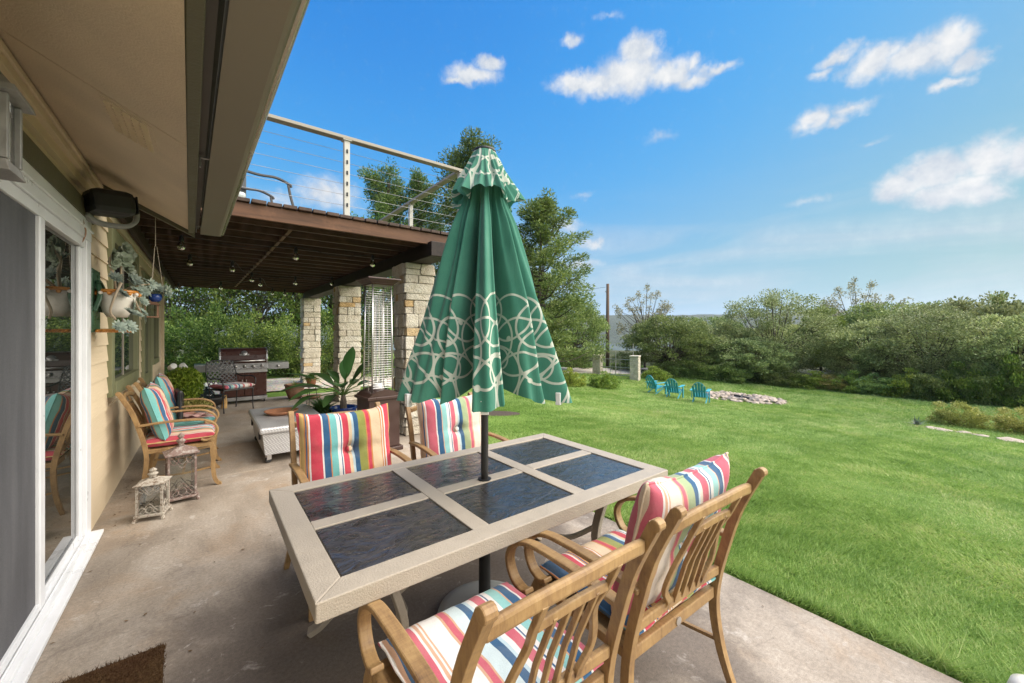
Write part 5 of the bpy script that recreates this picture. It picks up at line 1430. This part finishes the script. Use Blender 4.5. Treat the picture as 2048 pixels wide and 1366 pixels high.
for (a, L, st__, wd, elv, dr) in lv:
    base = Vector((0, 0, .60)); d = Vector((math.cos(a) * math.cos(elv), math.sin(a) * math.cos(elv), math.sin(elv)))
    tip = base + d * st__ * .55
    MB().sweep(cr([base, base + d * st__ * .25 + Vector((0, 0, .03)), tip], 4), .014, n=6).build('stalk', MT['fern'], bpn)
    lf = big_leaf(L * .70, wd * .95, droop=dr)
    q_ = d.to_track_quat('Y', 'Z').to_matrix().to_4x4(); q_.translation = tip
    lf.v = [tuple(q_ @ Vector(p)) for p in lf.v]
    lf.build('leaf', MT['strel'], bpn, smooth=True)

def fronds(n, L, seed, w=.012, arch=.9):
    rr_ = random.Random(seed); V = []
    for i in range(n):
        a = rr_.uniform(0, 6.28); e = rr_.uniform(.25, 1.35); l = L * rr_.uniform(.6, 1.1); pts = []
        for k in range(6):
            t = k / 5; pts.append(Vector((math.cos(a) * math.cos(e) * l * t, math.sin(a) * math.cos(e) * l * t, math.sin(e) * l * t - arch * l * .5 * t * t)))
        s_ = Vector((-math.sin(a), math.cos(a), 0)) * w
        for k in range(5):
            f0, f1 = 1 - k / 5, 1 - (k + 1) / 5
            V += [pts[k] - s_ * f0, pts[k] + s_ * f0, pts[k + 1] + s_ * f1, pts[k + 1] - s_ * f1]
    return np.array([tuple(v) for v in V])
def pot_plant(name, label, loc, pr, phh, potm, folm, n, L, seed, w=.012, arch=.9):
    t = thing(name, label, 'plant', loc)
    MB().lathe([(.001, 0), (pr * .62, 0), (pr * .95, phh * .55), (pr, phh * .88), (pr * 1.06, phh * .9), (pr * 1.06, phh), (pr * .9, phh), (pr * .86, phh * .88), (.001, phh * .86)], 24).build('pot', MT[potm], t, smooth=True)
    tri_obj('foliage', fronds(n, L, seed, w, arch) + np.array([0, 0, phh * .86]), 4, MT[folm], t)
    return t
pot_plant('fern_pot', 'spiky green fern in a brown clay pot left of the blue pot', (1.36, 6.30, 0), .20, .34, 'clay', 'fern', 420, .52, 3, .016)
pot_plant('fern_pot', 'low dark grassy plant directly beside the blue pot', (1.42, 5.95, 0), .15, .28, 'clay', 'fern', 300, .40, 5, .014)
pot_plant('grass_pot', 'sparse young plant in the wide round clay pot by the far column', (1.62, 10.2, 0), .20, .33, 'clay', 'bush', 50, .22, 6, .01, .7)
MB().lathe([(.001, 0), (.15, 0), (.20, .035), (.21, .06), (.19, .055), (.14, .02), (.001, .018)], 24).build('clay_saucer', MT['clay'], smooth=True, loc=(1.93, 10.0, 0), label='empty clay saucer on the floor before the round clay pot', cat='saucer')
hpn = thing('plant_stand', 'thin metal plant stand with a small terracotta pot of trailing leaves', 'plant', (1.52, 7.9, 0))
for a in (0, 2.1, 4.2): MB().sweep([(.14 * math.cos(a), .14 * math.sin(a), 0), (.07 * math.cos(a), .07 * math.sin(a), .52)], .012, n=6).build('leg', MT['black'], hpn)
MB().lathe([(.07, .0), (.075, .0), (.075, .012), (.07, .012)], 20, (0, 0, .515)).build('ring', MT['black'], hpn)
MB().lathe([(.001, 0), (.06, 0), (.085, .13), (.095, .14), (.095, .16), (.08, .16), (.001, .13)], 20, (0, 0, .52)).build('pot', MT['terracotta'], hpn, smooth=True)
tri_obj('foliage', fronds(220, .28, 12, .014, 1.3) + np.array([0, 0, .67]), 4, MT['fern'], hpn)
pot_plant('fern_pot', 'arching green fern behind the patio heater', (2.12, 6.3, 0), .17, .40, 'clay', 'fern', 360, .62, 15, .018)

# doormat
dmt = thing('doormat', 'dark brown coir doormat at the bottom edge by the sliding door', 'mat', (-.42, 2.03, 0))
MB().box(-.285, .285, -.48, .48, .002, .016).build('mat', MT['coir'], dmt, rot=(0, 0, R(2.0)), bevel=.006)
g_ = np.random.default_rng(4); nf = 16000
px, py = g_.uniform(-.29, .29, nf), g_.uniform(-.485, .485, nf)
V = np.empty((nf, 3, 3)); ang = g_.uniform(0, 6.28, nf); 
V[:, 0] = np.stack([px - .0018 * np.cos(ang), py - .0018 * np.sin(ang), np.full(nf, .012)], 1); V[:, 1] = np.stack([px + .0018 * np.cos(ang), py + .0018 * np.sin(ang), np.full(nf, .012)], 1)
V[:, 2] = np.stack([px + g_.normal(0, .009, nf), py + g_.normal(0, .009, nf), g_.uniform(.018, .032, nf)], 1)
tri_obj('bristles', V.reshape(-1, 3), 3, MT['coir'], dmt, kind='stuff', rot=(0, 0, R(2.0)))

# lounge chair on the deck above, dark post behind it
dc = thing('deck_lounge_chair', 'lounge chair with pale print cushion and black arm on the deck', 'chair', (.30, 5.55, 2.884), R(-80))
MB().box(-.27, .27, -.24, .02, .10, .17).build('seat_cushion', MT['cushw'], dc, bevel=.03)
MB().hexa([(-.27, -.30, .20), (.27, -.30, .20), (.27, -.18, .24), (-.27, -.18, .24), (-.25, -.62, .78), (.25, -.62, .78), (.25, -.52, .82), (-.25, -.52, .82)]).build('back_cushion', MT['cushw'], dc, bevel=.03)
for s in (-1, 1):
    MB().sweep(cr([(s * .30, -.42, .52), (s * .31, -.20, .42), (s * .31, .10, .385), (s * .31, .30, .40), (s * .31, .44, .36), (s * .31, .46, .33)], 5), .034, .022).build('armrest', MT['black'], dc, bevel=.004)
    MB().sweep(cr([(s * .31, .43, .35), (s * .31, .46, .2), (s * .31, .52, 0)], 4), .024, .024).build('front_leg', MT['black'], dc, bevel=.003)
    MB().sweep([(s * .30, -.62, .86), (s * .30, -.34, .26), (s * .30, -.25, 0)], .03, .03).build('back_frame', MT['black'], dc, bevel=.003)
MB().box(-.045, .045, -.045, .045, 0, 1.15).build('dark_post', pmat('slate_grey_post', (.07, .075, .08), .6), loc=(.36, 5.95, 2.884), bevel=.006, label='dark grey post on the deck behind the lounge chair', cat='post')

# cream pot just entering the lower right corner
cpx, cpy = 2.549, -0.030
cpt = thing('cream_pot', 'smooth cream-coloured rounded pot cut off by the lower right corner', 'pot', (cpx, cpy, zg(cpx, cpy) - .01))
MB().lathe([(.001, 0), (.05, 0), (.06, .01), (.08, .06), (.085, .11), (.075, .145), (.05, .158), (.001, .16)], 28).build('body', MT['ivory'], cpt, smooth=True)
MB().lathe([(.055, .002), (.085, .002), (.088, .018), (.062, .020)], 24).build('saucer', MT['terracotta'], cpt, smooth=True)

# dry leaves and bits of grit on the slab
g_ = np.random.default_rng(21); nl = 260
lx = np.concatenate([g_.uniform(-.6, 2.5, 150), -.60 + np.abs(g_.normal(0, .07, 110))]); ly = np.concatenate([g_.uniform(.3, 10, 150), g_.uniform(4.3, 10, 110)])
Pl = np.stack([lx, ly, np.full(nl, .004)], 1); ang = g_.uniform(0, 6.28, nl); sz = g_.uniform(.004, .016, nl)
V = np.empty((nl, 4, 3))
for k_, (f_, w__) in enumerate(((1, 0), (0, .45), (-1, 0), (0, -.45))):
    V[:, k_] = Pl + np.stack([np.cos(ang) * sz * f_ - np.sin(ang) * sz * w__, np.sin(ang) * sz * f_ + np.cos(ang) * sz * w__, g_.uniform(0, .004, nl)], 1)
tri_obj('leaf_litter', V.reshape(-1, 3), 4, pmat('dry_leaf', (.13, .08, .04), .9, var=.5, vs=40), kind='stuff', label='scattered dry leaf bits on the patio slab', cat='leaf litter')

# ------------------------------------------------------------------ three adirondack chairs and the fire pit
def adirondack(loc, rz, label):
    t = thing('adirondack_chair', label, 'chair', loc, rz, 'turquoise adirondack chairs by the fire pit'); m = MT['turq']
    # faces +Y
    for k in range(5):
        x = (k - 2) * .098; topz = .88 - .035 * (k - 2) ** 2
        a = (k - 2) * .045
        y0, y1 = -.18, -.44
        MB().hexa([(x - .041, y0 - .011, .26), (x + .041, y0 - .011, .26), (x + .041, y0 + .011, .26), (x - .041, y0 + .011, .26),
                   (x * 1.12 - .046, y1 - .011, topz), (x * 1.12 + .046, y1 - .011, topz), (x * 1.12 + .046, y1 + .011, topz), (x * 1.12 - .046, y1 + .011, topz)]).build('back_slat', m, t, bevel=.008)
        MB().hexa([(-.24, -.20 + k * .105, .265 + k * .022), (.24, -.20 + k * .105, .265 + k * .022), (.24, -.105 + k * .105, .285 + k * .022), (-.24, -.105 + k * .105, .285 + k * .022), (-.24, -.20 + k * .105, .285 + k * .022), (.24, -.20 + k * .105, .285 + k * .022), (.24, -.105 + k * .105, .305 + k * .022), (-.24, -.105 + k * .105, .305 + k * .022)]).build('seat_slat', m, t, bevel=.005)
    MB().sweep(cr([(-.225, -.432, .74), (-.13, -.455, .86), (0, -.465, .905), (.13, -.455, .86), (.225, -.432, .74)], 5), .03, .03).build('back_rim', m, t, bevel=.005)
    MB().box(-.23, .23, -.325, -.30, .50, .56).build('back_brace', m, t)
    for s in (-1, 1):
        MB().hexa([(s * .30 - .06, -.36, .535), (s * .30 + .06, -.36, .535), (s * .31 + .075, .36, .555), (s * .31 - .075, .36, .555), (s * .30 - .06, -.36, .56), (s * .30 + .06, -.36, .56), (s * .31 + .075, .36, .58), (s * .31 - .075, .36, .58)]).build('armrest', m, t, bevel=.008)
        MB().hexa([(s * .30 - .02, .27, 0), (s * .30 + .02, .27, 0), (s * .30 + .02, .35, 0), (s * .30 - .02, .35, 0), (s * .30 - .022, .24, .55), (s * .30 + .022, .24, .55), (s * .30 + .022, .34, .55), (s * .30 - .022, .34, .55)]).build('front_leg', m, t, bevel=.004)
        MB().hexa([(s * .25 - .018, -.46, 0), (s * .25 + .018, -.46, 0), (s * .25 + .018, -.36, 0), (s * .25 - .018, -.36, 0), (s * .255 - .018, .22, .30), (s * .255 + .018, .22, .30), (s * .255 + .018, .32, .37), (s * .255 - .018, .32, .37)]).build('rear_leg', m, t, bevel=.004)
        MB().box(s * .285 - .012, s * .285 + .012, -.30, -.26, .24, .545).build('arm_post', m, t)
for (x, y, rz, lb) in ((16.9, 10.75, -1.75, 'turquoise adirondack chair farthest left, seen from the side'), (16.75, 9.75, -1.32, 'middle turquoise adirondack chair, partly overlapping the left one'), (16.55, 8.45, -1.25, 'turquoise adirondack chair nearest the fire pit stones')):
    adirondack((x, y, zg(x, y) - .01), rz, lb)

FX, FY = 20.75, 8.55
fz = zg(FX, FY)
fpit = thing('fire_pit', 'low round fire pit ringed with flat pinkish stones on the lawn', 'fire pit', (FX, FY, fz))
rr = random.Random(12)
def rock_mesh(i):
    bm = bmesh.new(); bmesh.ops.create_icosphere(bm, subdivisions=1, radius=.5); r_ = random.Random(i + 50)
    for v in bm.verts: v.co *= r_.uniform(.75, 1.15); v.co.z *= .8
    me = bpy.data.meshes.new('stone'); bm.to_mesh(me); bm.free(); me.materials.append(MT['firestone']); return me
RK = [rock_mesh(i) for i in range(7)]
for ring, (rad, nst) in enumerate(((1.72, 34), (1.38, 28), (1.05, 22), (.78, 15))):
    for k in range(nst):
        a = 2 * math.pi * k / nst + rr.uniform(-.06, .06); r0 = rad + rr.uniform(-.09, .09)
        o = bpy.data.objects.new('stone', rr.choice(RK)); COL.objects.link(o); o.parent = fpit
        lx, ly = r0 * math.cos(a), r0 * math.sin(a)
        o.location = (lx, ly, zg(FX + lx, FY + ly) - fz + .05 + (.05 if ring in (1, 2) else 0) + rr.uniform(-.02, .03)); s_ = rr.uniform(.30, .46)
        o.scale = (s_, s_ * rr.uniform(.6, .95), rr.uniform(.14, .26)); o.rotation_euler = (rr.uniform(-.25, .25), rr.uniform(-.25, .25), rr.uniform(0, 6))
MB().lathe([(.001, .02), (.45, .03), (.8, .05), (1.95, -.02)], 30).build('ash_bed', MT['ash'], fpit, smooth=True)
for a in (.3, 1.5): MB().sweep([(-.35 * math.cos(a), -.35 * math.sin(a), .10), (.35 * math.cos(a), .35 * math.sin(a), .16)], .11, n=8).build('charred_log', MT['black'], fpit)

# ------------------------------------------------------------------ gate, fence posts, utility pole
gz = zg(20.5, 15.9)
gt = thing('metal_gate', 'grey metal farm gate between the two stone pillars', 'gate', (20.70, 14.95, gz), math.atan2(2.0, -.40))
for z in (.12, .62, 1.12): MB().sweep([(0, 0, z), (1.98, 0, z)], .045, n=8).build('rail', MT['steel_d'], gt)
for x in (0, .66, 1.32, 1.98): MB().sweep([(x, 0, .08), (x, 0, 1.16)], .04, n=8).build('upright', MT['steel_d'], gt)
for k in range(9):
    MB().sweep([(.1 + k * .22, .01, .12), (.1 + k * .22, .01, 1.12)], .010, n=4).build('wire', MT['steel_d'], gt)
for (x, y, h, lb) in ((21.0, 14.95, 2.2, 'thin tall steel post behind the right gate pillar'), (21.3, 16.5, 1.55, 'short steel post behind the middle of the gate')):
    z = zg(x, y)
    MB().sweep([(0, 0, -.2), (0, 0, h)], .06, n=8).build('fence_post', MT['steel_d'], loc=(x, y, z), label=lb, cat='post', group='steel posts by the gate')
up = thing('utility_pole', 'tall weathered wooden utility pole beyond the gate', 'pole', (24.15, 19.46, zg(24.15, 19.46)))
MB().sweep([(0, 0, -.3), (0, 0, 3), (.02, 0, 6.35)], [.30, .27, .22], n=10).build('pole', MT['poleW'], up, smooth=True)
MB().lathe([(.001, 0), (.04, 0), (.05, .06), (.03, .1), (.001, .11)], 10, (-.10, .08, 5.7)).build('insulator', MT['grey'], up)
MB().sweep(cr([(-.1, .08, 6.1), (-4.6, 5.0, 5.4), (-9.5, 10.5, 5.2), (-20, 22, 6.0)], 6), .016, n=4).build('wire', MT['black'], up)

# ------------------------------------------------------------------ trees and shrubs
def tube_tree(segs):
    m = MB()
    for pts, r0, r1 in segs:
        P_ = cr(pts, 3); n = len(P_)
        m.sweep(P_, [lerp(r0, r1, i / (n - 1)) * 2 for i in range(n)], n=6)
    return m
def crown_clumps(kind, seed):
    """unit tree: height 1, crown width 1; returns clump centres, radii, branch list"""
    g_ = np.random.default_rng(seed); C_, Rr, B_ = [], [], []
    if kind == 'jun':
        nb = 38
        for i in range(nb):
            t = .14 + .86 * ((i + g_.random()) / nb) ** .9
            L = .52 * (1.04 - t) ** .5 * g_.uniform(.45, 1.2); a = i * 2.4 + g_.uniform(-.5, .5)
            for k in range(6):
                f = .30 + .70 * k / 5 + g_.uniform(-.05, .05); z = t * .93 + .06 * f * f + g_.uniform(-.012, .012)
                rad = L * f; aa = a + g_.uniform(-.22, .22)
                C_.append((rad * math.cos(aa), rad * math.sin(aa), min(z, 1.0))); Rr.append((g_.uniform(.050, .105) * (1.15 - .35 * f), g_.uniform(.018, .038)))
                if k in (2, 4): B_.append((t * .84, C_[-1]))
    elif kind in ('oak', 'oakg'):
        n = 230
        for i in range(n):
            d = g_.normal(size=3); d /= np.linalg.norm(d)
            rad = (.55 + .45 * g_.random() ** .5) * (1 + .22 * mnoise.noise((d[0] * 2 + seed, d[1] * 2, d[2] * 2)))
            zz = .52 + d[2] * .46 * rad
            if zz < .04: zz = .04 + .1 * g_.random()
            C_.append((d[0] * .5 * rad, d[1] * .5 * rad, zz)); Rr.append((g_.uniform(.05, .10), g_.uniform(.035, .065)))
            if i % 3 == 0: B_.append((.12 + .3 * g_.random(), C_[-1]))
    elif kind == 'airy':
        n = 90
        for i in range(n):
            d = g_.normal(size=3); d /= np.linalg.norm(d); rad = .35 + .7 * g_.random() ** .6
            C_.append((d[0] * .5 * rad, d[1] * .5 * rad, max(.25, .62 + d[2] * .36 * rad))); Rr.append((g_.uniform(.03, .07), g_.uniform(.025, .05)))
            B_.append((.2 + .3 * g_.random(), C_[-1]))
    elif kind == 'high':
        n = 150
        for i in range(n):
            a = g_.uniform(0, 6.28); zz = g_.uniform(.30, 1.0); rad = .6 * math.sqrt(g_.random()) * (1 - .4 * abs(zz - .65))
            C_.append((rad * math.cos(a), rad * math.sin(a), zz)); Rr.append((g_.uniform(.06, .12), g_.uniform(.03, .06)))
            if i % 3 == 0: B_.append((.25 + .4 * g_.random(), C_[-1]))
    else:                                        # bush
        n = 75
        for i in range(n):
            a = g_.uniform(0, 6.28); rad = .5 * math.sqrt(g_.random()); zz = g_.uniform(.05, .95) * (1 - (rad / .55) ** 2 * .55) * (1 + .25 * mnoise.noise((rad * math.cos(a) * 5 + seed, rad * math.sin(a) * 5, 0)))
            C_.append((rad * math.cos(a), rad * math.sin(a), zz)); Rr.append((g_.uniform(.07, .13), g_.uniform(.06, .12)))
            if i % 4 == 0: B_.append((.0, C_[-1]))
    return C_, Rr, B_
def make_tree(name, kind, seed, h, w, per, leaf, mat, label, cat, loc, group, trunk_r=.10):
    t = thing(name, label, cat, loc, 0, group)
    C_, Rr, B_ = crown_clumps(kind, seed)
    g_ = np.random.default_rng(seed + 100)
    Ps, Ds = [], []
    for (c, (rx, rz)) in zip(C_, Rr):
        k = int(per * g_.uniform(.6, 1.4))
        d = g_.normal(size=(k, 3)); d /= np.linalg.norm(d, axis=1)[:, None]
        q = d * (g_.random(k) ** .45)[:, None] * np.array([rx * w, rx * w, rz * h]) * 1.25
        cc = np.array([c[0] * w, c[1] * w, c[2] * h])
        Ps.append(q + cc)
        out = q * 1.0 + np.array([c[0], c[1], .1]) * .6
        Ds.append(out / (np.linalg.norm(out, axis=1)[:, None] + 1e-6))
    Pn = np.concatenate(Ps); Dn = np.concatenate(Ds)
    asp = {'jun': .34, 'airy': .55, 'oak': .55, 'oakg': .55}.get(kind, .5)
    tri_obj('crown', leaf_quads(Pn, leaf, leaf * asp, g_, .25, Dn), 4, MT[mat], t)
    rt_ = random.Random(seed); segs = []
    top = (.05 * w, .03 * w, (.92 if kind in ('jun',) else .6) * h)
    if kind != 'bush':
        segs.append(([(0, 0, -.15), (rt_.uniform(-.05, .05) * w, rt_.uniform(-.05, .05) * w, .3 * h), top], trunk_r, trunk_r * .25))
    for (zb, c) in B_:
        c = Vector((c[0] * w, c[1] * w, c[2] * h)); b0 = Vector((top[0] * zb, top[1] * zb, min(zb * h, c.z)))
        mid = b0.lerp(c, .5) + Vector((0, 0, -.04 * h if kind != 'airy' else .02 * h))
        segs.append(([b0, mid, c], trunk_r * .30, trunk_r * .06))
    o = tube_tree(segs).build('trunk', MT['bark'], t)
    return t
TP = {}
def plant_tree(proto, kind, label, x, y, h, w, group, cat='tree', name=None, seed=None):
    """first use builds the prototype at unit-ish size; later uses copy it"""
    loc = (x, y, zg(x, y) - .03)
    rz = random.uniform(0, 6.28)
    P0 = TP.get(proto)
    if P0 is None:
        spec = PROTO[proto]
        t = make_tree(spec[0], spec[1], spec[2], h, w, spec[3], spec[4], spec[5], label, cat, loc, group, spec[6])
        TP[proto] = (t, h, w); t.rotation_euler = (0, 0, rz)
        return t
    t0, h0, w0 = P0
    return dup(t0, loc, rz, label, group, (w / w0, w / w0, h / h0))
PROTO = {
 'oakA': ('live_oak', 'oak', 21, 145, .115, 'oak', .14), 'oakB': ('live_oak', 'oak', 22, 145, .115, 'oak', .13), 'oakC': ('live_oak', 'oakg', 23, 145, .12, 'oakg', .13),
 'oakD': ('live_oak', 'oak', 29, 140, .11, 'oak', .13),
 'junA': ('juniper_tree', 'jun', 31, 150, .15, 'jun', .16), 'junB': ('juniper_tree', 'jun', 34, 150, .15, 'jun', .16), 'junC': ('juniper_tree', 'jun', 37, 120, .13, 'bush', .10),
 'airyA': ('mesquite_tree', 'airy', 41, 55, .12, 'airy', .10),
 'highA': ('woodland_tree', 'high', 51, 75, .12, 'high', .09), 'highB': ('woodland_tree', 'high', 55, 75, .12, 'high', .09),
 'bushA': ('brush_shrub', 'bush', 61, 150, .085, 'bush', .03), 'bushB': ('brush_shrub', 'bush', 64, 150, .085, 'oakg', .03), 'bushY': ('yellow_shrub', 'bush', 67, 130, .065, 'ybush', .02), 'bushH': ('hedge_shrub', 'bush', 69, 130, .085, 'high', .03),
}
GH = 'trees along the far edge of the lawn'
GJ = 'tall junipers behind the umbrella'
GW = 'woodland trees beyond the drive behind the grill'
for row_ in [
 ('airyA', 'airy pale mesquite tree just right of the utility pole', 27.13, 18.22, 5.87, 4.6, GH),
 ('oakC', 'rounded grey-green oak right behind the right gate pillar', 25.9, 15.38, 3.95, 5.6, GH),
 ('oakA', 'dark oak in the hedge behind the left adirondack chairs', 29.42, 13.93, 3.7, 5.4, GH),
 ('oakB', 'tallest pale-topped oak in the hedge, behind the fire pit', 31.05, 10.78, 5.6, 6.6, GH),
 ('oakD', 'low brownish oak in front of the tallest one behind the fire pit', 28.9, 11.5, 2.7, 5.0, GH),
 ('junC', 'bright green juniper right of the tallest hedge oak', 35.2, 9.2, 4.85, 5.0, GH),
 ('airyA', 'bare-twigged airy tree sticking out above the hedge', 44.14, 8.9, 7.3, 6.2, GH),
 ('oakA', 'broad grey oak midway between the fire pit and the right edge', 32.9, 5.57, 3.95, 5.9, GH),
 ('oakC', 'green oak rising behind the broad grey oak', 41.48, 5.9, 5.4, 8.2, GH),
 ('oakB', 'wide grey oak right of the middle of the hedge', 32.45, 3.39, 4.55, 6.2, GH),
 ('oakD', 'grey oak topping the hedge near the right edge', 38.3, 2.04, 5.1, 6.6, GH),
 ('junC', 'small bright juniper poking above the hedge at the right edge', 42.57, 1.27, 5.6, 2.6, GH),
 ('oakA', 'grey oak cut by the right edge of the picture', 31.62, .24, 4.1, 4.9, GH),
 ('oakB', 'grey oak outside the right edge next to the cut one', 32.39, -2.4, 4.0, 5.0, GH),
 ('oakC', 'dark oak filling the hedge behind the small bush right of the gate', 33.5, 16.5, 4.0, 6.0, GH),
 ('oakD', 'dark oak low behind the bright green juniper', 36.5, 12.0, 3.6, 6.0, GH),
 ('junA', 'left tall juniper rising above the deck railing', 7.9, 21.6, 10.9, 6.4, GJ),
 ('junB', 'slim juniper behind the deck railing corner', 9.7, 20.82, 10.9, 5.4, GJ),
 ('junA', 'tallest juniper directly behind the umbrella top', 10.7, 17.48, 12.2, 7.0, GJ),
 ('junB', 'juniper right of the umbrella reaching out over the lawn', 12.9, 14.6, 9.2, 6.6, GJ),
 ('oakC', 'bushy green tree between the umbrella and the utility pole', 19.4, 18.6, 5.3, 4.4, GJ),
 ('junA', 'dark juniper filling the gap under the right one', 15.6, 17.6, 6.2, 4.4, GJ),
 ('highA', 'woodland tree nearest the house corner', -1.04, 20.6, 5.4, 4.4, GW),
 ('highB', 'woodland tree behind the lattice armchair', .5, 21.8, 6.0, 4.2, GW),
 ('highA', 'woodland tree directly behind the grill lid', 1.72, 19.5, 5.9, 3.9, GW),
 ('highB', 'woodland tree left of the far column', 3.13, 19.7, 6.2, 4.0, GW),
 ('highA', 'woodland tree seen between the far and middle columns', 4.7, 19.8, 6.6, 4.2, GW),
 ('highB', 'woodland tree seen between the middle column and the heater', 6.3, 19.8, 7.0, 4.2, GW),
 ('highB', 'woodland tree hidden mostly by the house corner', -2.9, 22.8, 5.8, 4.4, GW)]:
    k_ = 1.10 if row_[-1] == GH else 1.0
    plant_tree(row_[0], None, row_[1], row_[2], row_[3], row_[4] * k_, row_[5], row_[6])
GS = 'brush shrubs at the foot of the hedge'
ords = ['first', 'second', 'third', 'fourth', 'fifth', 'sixth', 'seventh', 'eighth', 'ninth', 'tenth', 'eleventh', 'twelfth', 'thirteenth']
sh = [(24.9, 15.0, 1.1, 2.4), (26.98, 13.79, 1.45, 3.1), (27.44, 12.18, 1.5, 3.0), (29.17, 9.71, 1.2, 2.9), (29.37, 8.16, 1.05, 2.15), (29.46, 7.08, 1.05, 1.8), (29.35, 6.03, 1.2, 2.0), (29.27, 4.95, 1.2, 2.2), (29.35, 3.89, 1.5, 2.1), (29.24, 2.96, 1.6, 2.1), (29.34, 2.12, 1.9, 2.2), (29.39, 1.33, 1.95, 2.2), (29.56, .44, 2.3, 2.3)]
for i, (x, y, h, w) in enumerate(sh):
    pr = ['bushB', 'bushB', 'bushB', 'bushB', 'bushA', 'bushY', 'bushA', 'bushB', 'bushA', 'bushB', 'bushA', 'bushB', 'bushA'][i]
    plant_tree(pr, None, ords[i] + ' brush shrub from the left along the foot of the hedge', x, y, h, w, GS, 'shrub')
for (pr, lb, x, y, h, w, g__) in [
 ('bushA', 'round green bush on the lawn right beside the umbrella', 13.29, 12.86, .85, 1.3, 'bushes on the lawn'), ('bushA', 'loose green bush in front of the left gate pillar', 15.14, 12.44, .80, 1.5, 'bushes on the lawn'), ('bushA', 'small green bush right of the right gate pillar', 22.61, 14.39, .85, 1.6, 'bushes on the lawn'),
 ('bushY', 'yellow-green shrub by the flat stones on the right lawn', 20.81, 1.51, 1.0, 1.45, 'shrubs on the right lawn'), ('bushY', 'yellow-green shrub cut by the right edge of the picture', 20.75, .12, 1.0, 1.35, 'shrubs on the right lawn'),
 ('bushH', 'hedge shrub nearest the house corner', -.77, 16.9, 2.4, 2.6, 'hedge shrubs beyond the drive'), ('bushH', 'hedge shrub behind the lattice armchair', .35, 16.6, 2.6, 2.4, 'hedge shrubs beyond the drive'), ('bushH', 'hedge shrub behind the middle of the grill', 1.3, 15.7, 2.3, 2.2, 'hedge shrubs beyond the drive'), ('bushH', 'hedge shrub behind the right shelf of the grill', 2.2, 15.5, 2.2, 2.2, 'hedge shrubs beyond the drive'), ('bushH', 'hedge shrub between the far and middle columns', 3.4, 15.3, 2.3, 2.4, 'hedge shrubs beyond the drive'), ('bushH', 'hedge shrub between the middle column and the heater', 4.7, 15.6, 2.3, 2.5, 'hedge shrubs beyond the drive'), ('bushH', 'hedge shrub mostly behind the house corner', -1.9, 18.1, 2.3, 2.4, 'hedge shrubs beyond the drive'),
 ('bushH', 'dark shrub beyond the gate beside the utility pole foot', 24.6, 18.0, 1.6, 2.6, 'hedge shrubs beyond the drive'), ('bushH', 'dark shrub beyond the gate, left of the utility pole', 22.2, 20.6, 1.5, 3.0, 'hedge shrubs beyond the drive'), ('bushH', 'dark hedge shrub at the foot of the juniper right of the umbrella', 14.9, 18.9, 1.5, 3.0, 'hedge shrubs beyond the drive'), ('bushH', 'dark hedge shrub left of the left gate pillar', 17.6, 20.6, 1.6, 3.0, 'hedge shrubs beyond the drive')]:
    plant_tree(pr, None, lb, x, y, h, w, g__, 'shrub')

# yucca, flat stones, mulch
yu = thing('yucca', 'small grey spiky yucca beside the flat stones', 'plant', (19.3, 2.34, zg(19.3, 2.34)))
tri_obj('leaves', fronds(46, .42, 77, .022, .25), 4, MT['yucca'], yu)
rr = random.Random(8)
for (x, y, s_, lb) in ((18.6, 1.75, 1.5, 'flat pale stone nearest the yucca'), (18.65, 1.25, .9, 'flat pale stone in front of the yellow-green shrub'), (18.4, .85, .8, 'flat pale stone right of the yellow-green shrub'), (18.25, .30, 1.5, 'flat pale stone at the right edge of the lawn'), (18.9, 1.95, .7, 'small flat stone just behind the yucca')):
    o = bpy.data.objects.new('flat_stone', rr.choice(RK)); COL.objects.link(o); o.location = (x, y, zg(x, y) + .02); o.scale = (s_ * .42, s_ * .55, .14); o.rotation_euler = (0, 0, rr.uniform(0, 6))
    o['label'] = lb; o['category'] = 'stone'; o['group'] = 'flat stones on the right lawn'
def patch(name, cx, cy, rx, ry, lift, mat):
    m = MB(); n = 40; c0 = len(m.v)
    m.v.append((cx, cy, zg(cx, cy) + lift))
    for ring in (.5, .85, 1.0):
        for k in range(n):
            a = 2 * math.pi * k / n; f = ring * (1 + .18 * mnoise.noise((math.cos(a) * 2, math.sin(a) * 2, cx)))
            x, y = cx + rx * f * math.cos(a), cy + ry * f * math.sin(a)
            m.v.append((x, y, zg(x, y) + lift * (1 if ring < 1 else -.5)))
    for k in range(n): m.f.append((0, 1 + k, 1 + (k + 1) % n))
    for q in range(2):
        for k in range(n): m.f.append((1 + q * n + k, 1 + (q + 1) * n + k, 1 + (q + 1) * n + (k + 1) % n, 1 + q * n + (k + 1) % n))
    return struct(name, m, mat, True)
patch('mulch_bed', 4.9, 7.0, .8, .38, .02, MT['mulch'])
patch('bare_earth', 18.75, 1.7, .34, .85, .03, MT['clay'])
# loose stones at the drive edge

# ------------------------------------------------------------------ air: thin even haze round everything
hz = MB().box(-3300, 3300, -3300, 3300, -46, 175).build('haze', None, kind='stuff')
hm = bpy.data.materials.new('thin_haze'); hm.use_nodes = True
hm.node_tree.nodes.clear()
pv = nd(hm.node_tree, 'ShaderNodeVolumePrincipled', {'Color': (.82, .90, 1.0), 'Density': .00013, 'Anisotropy': .2})
nd(hm.node_tree, 'ShaderNodeOutputMaterial', {'Volume': pv.outputs[0]})
hz.data.materials.append(hm)
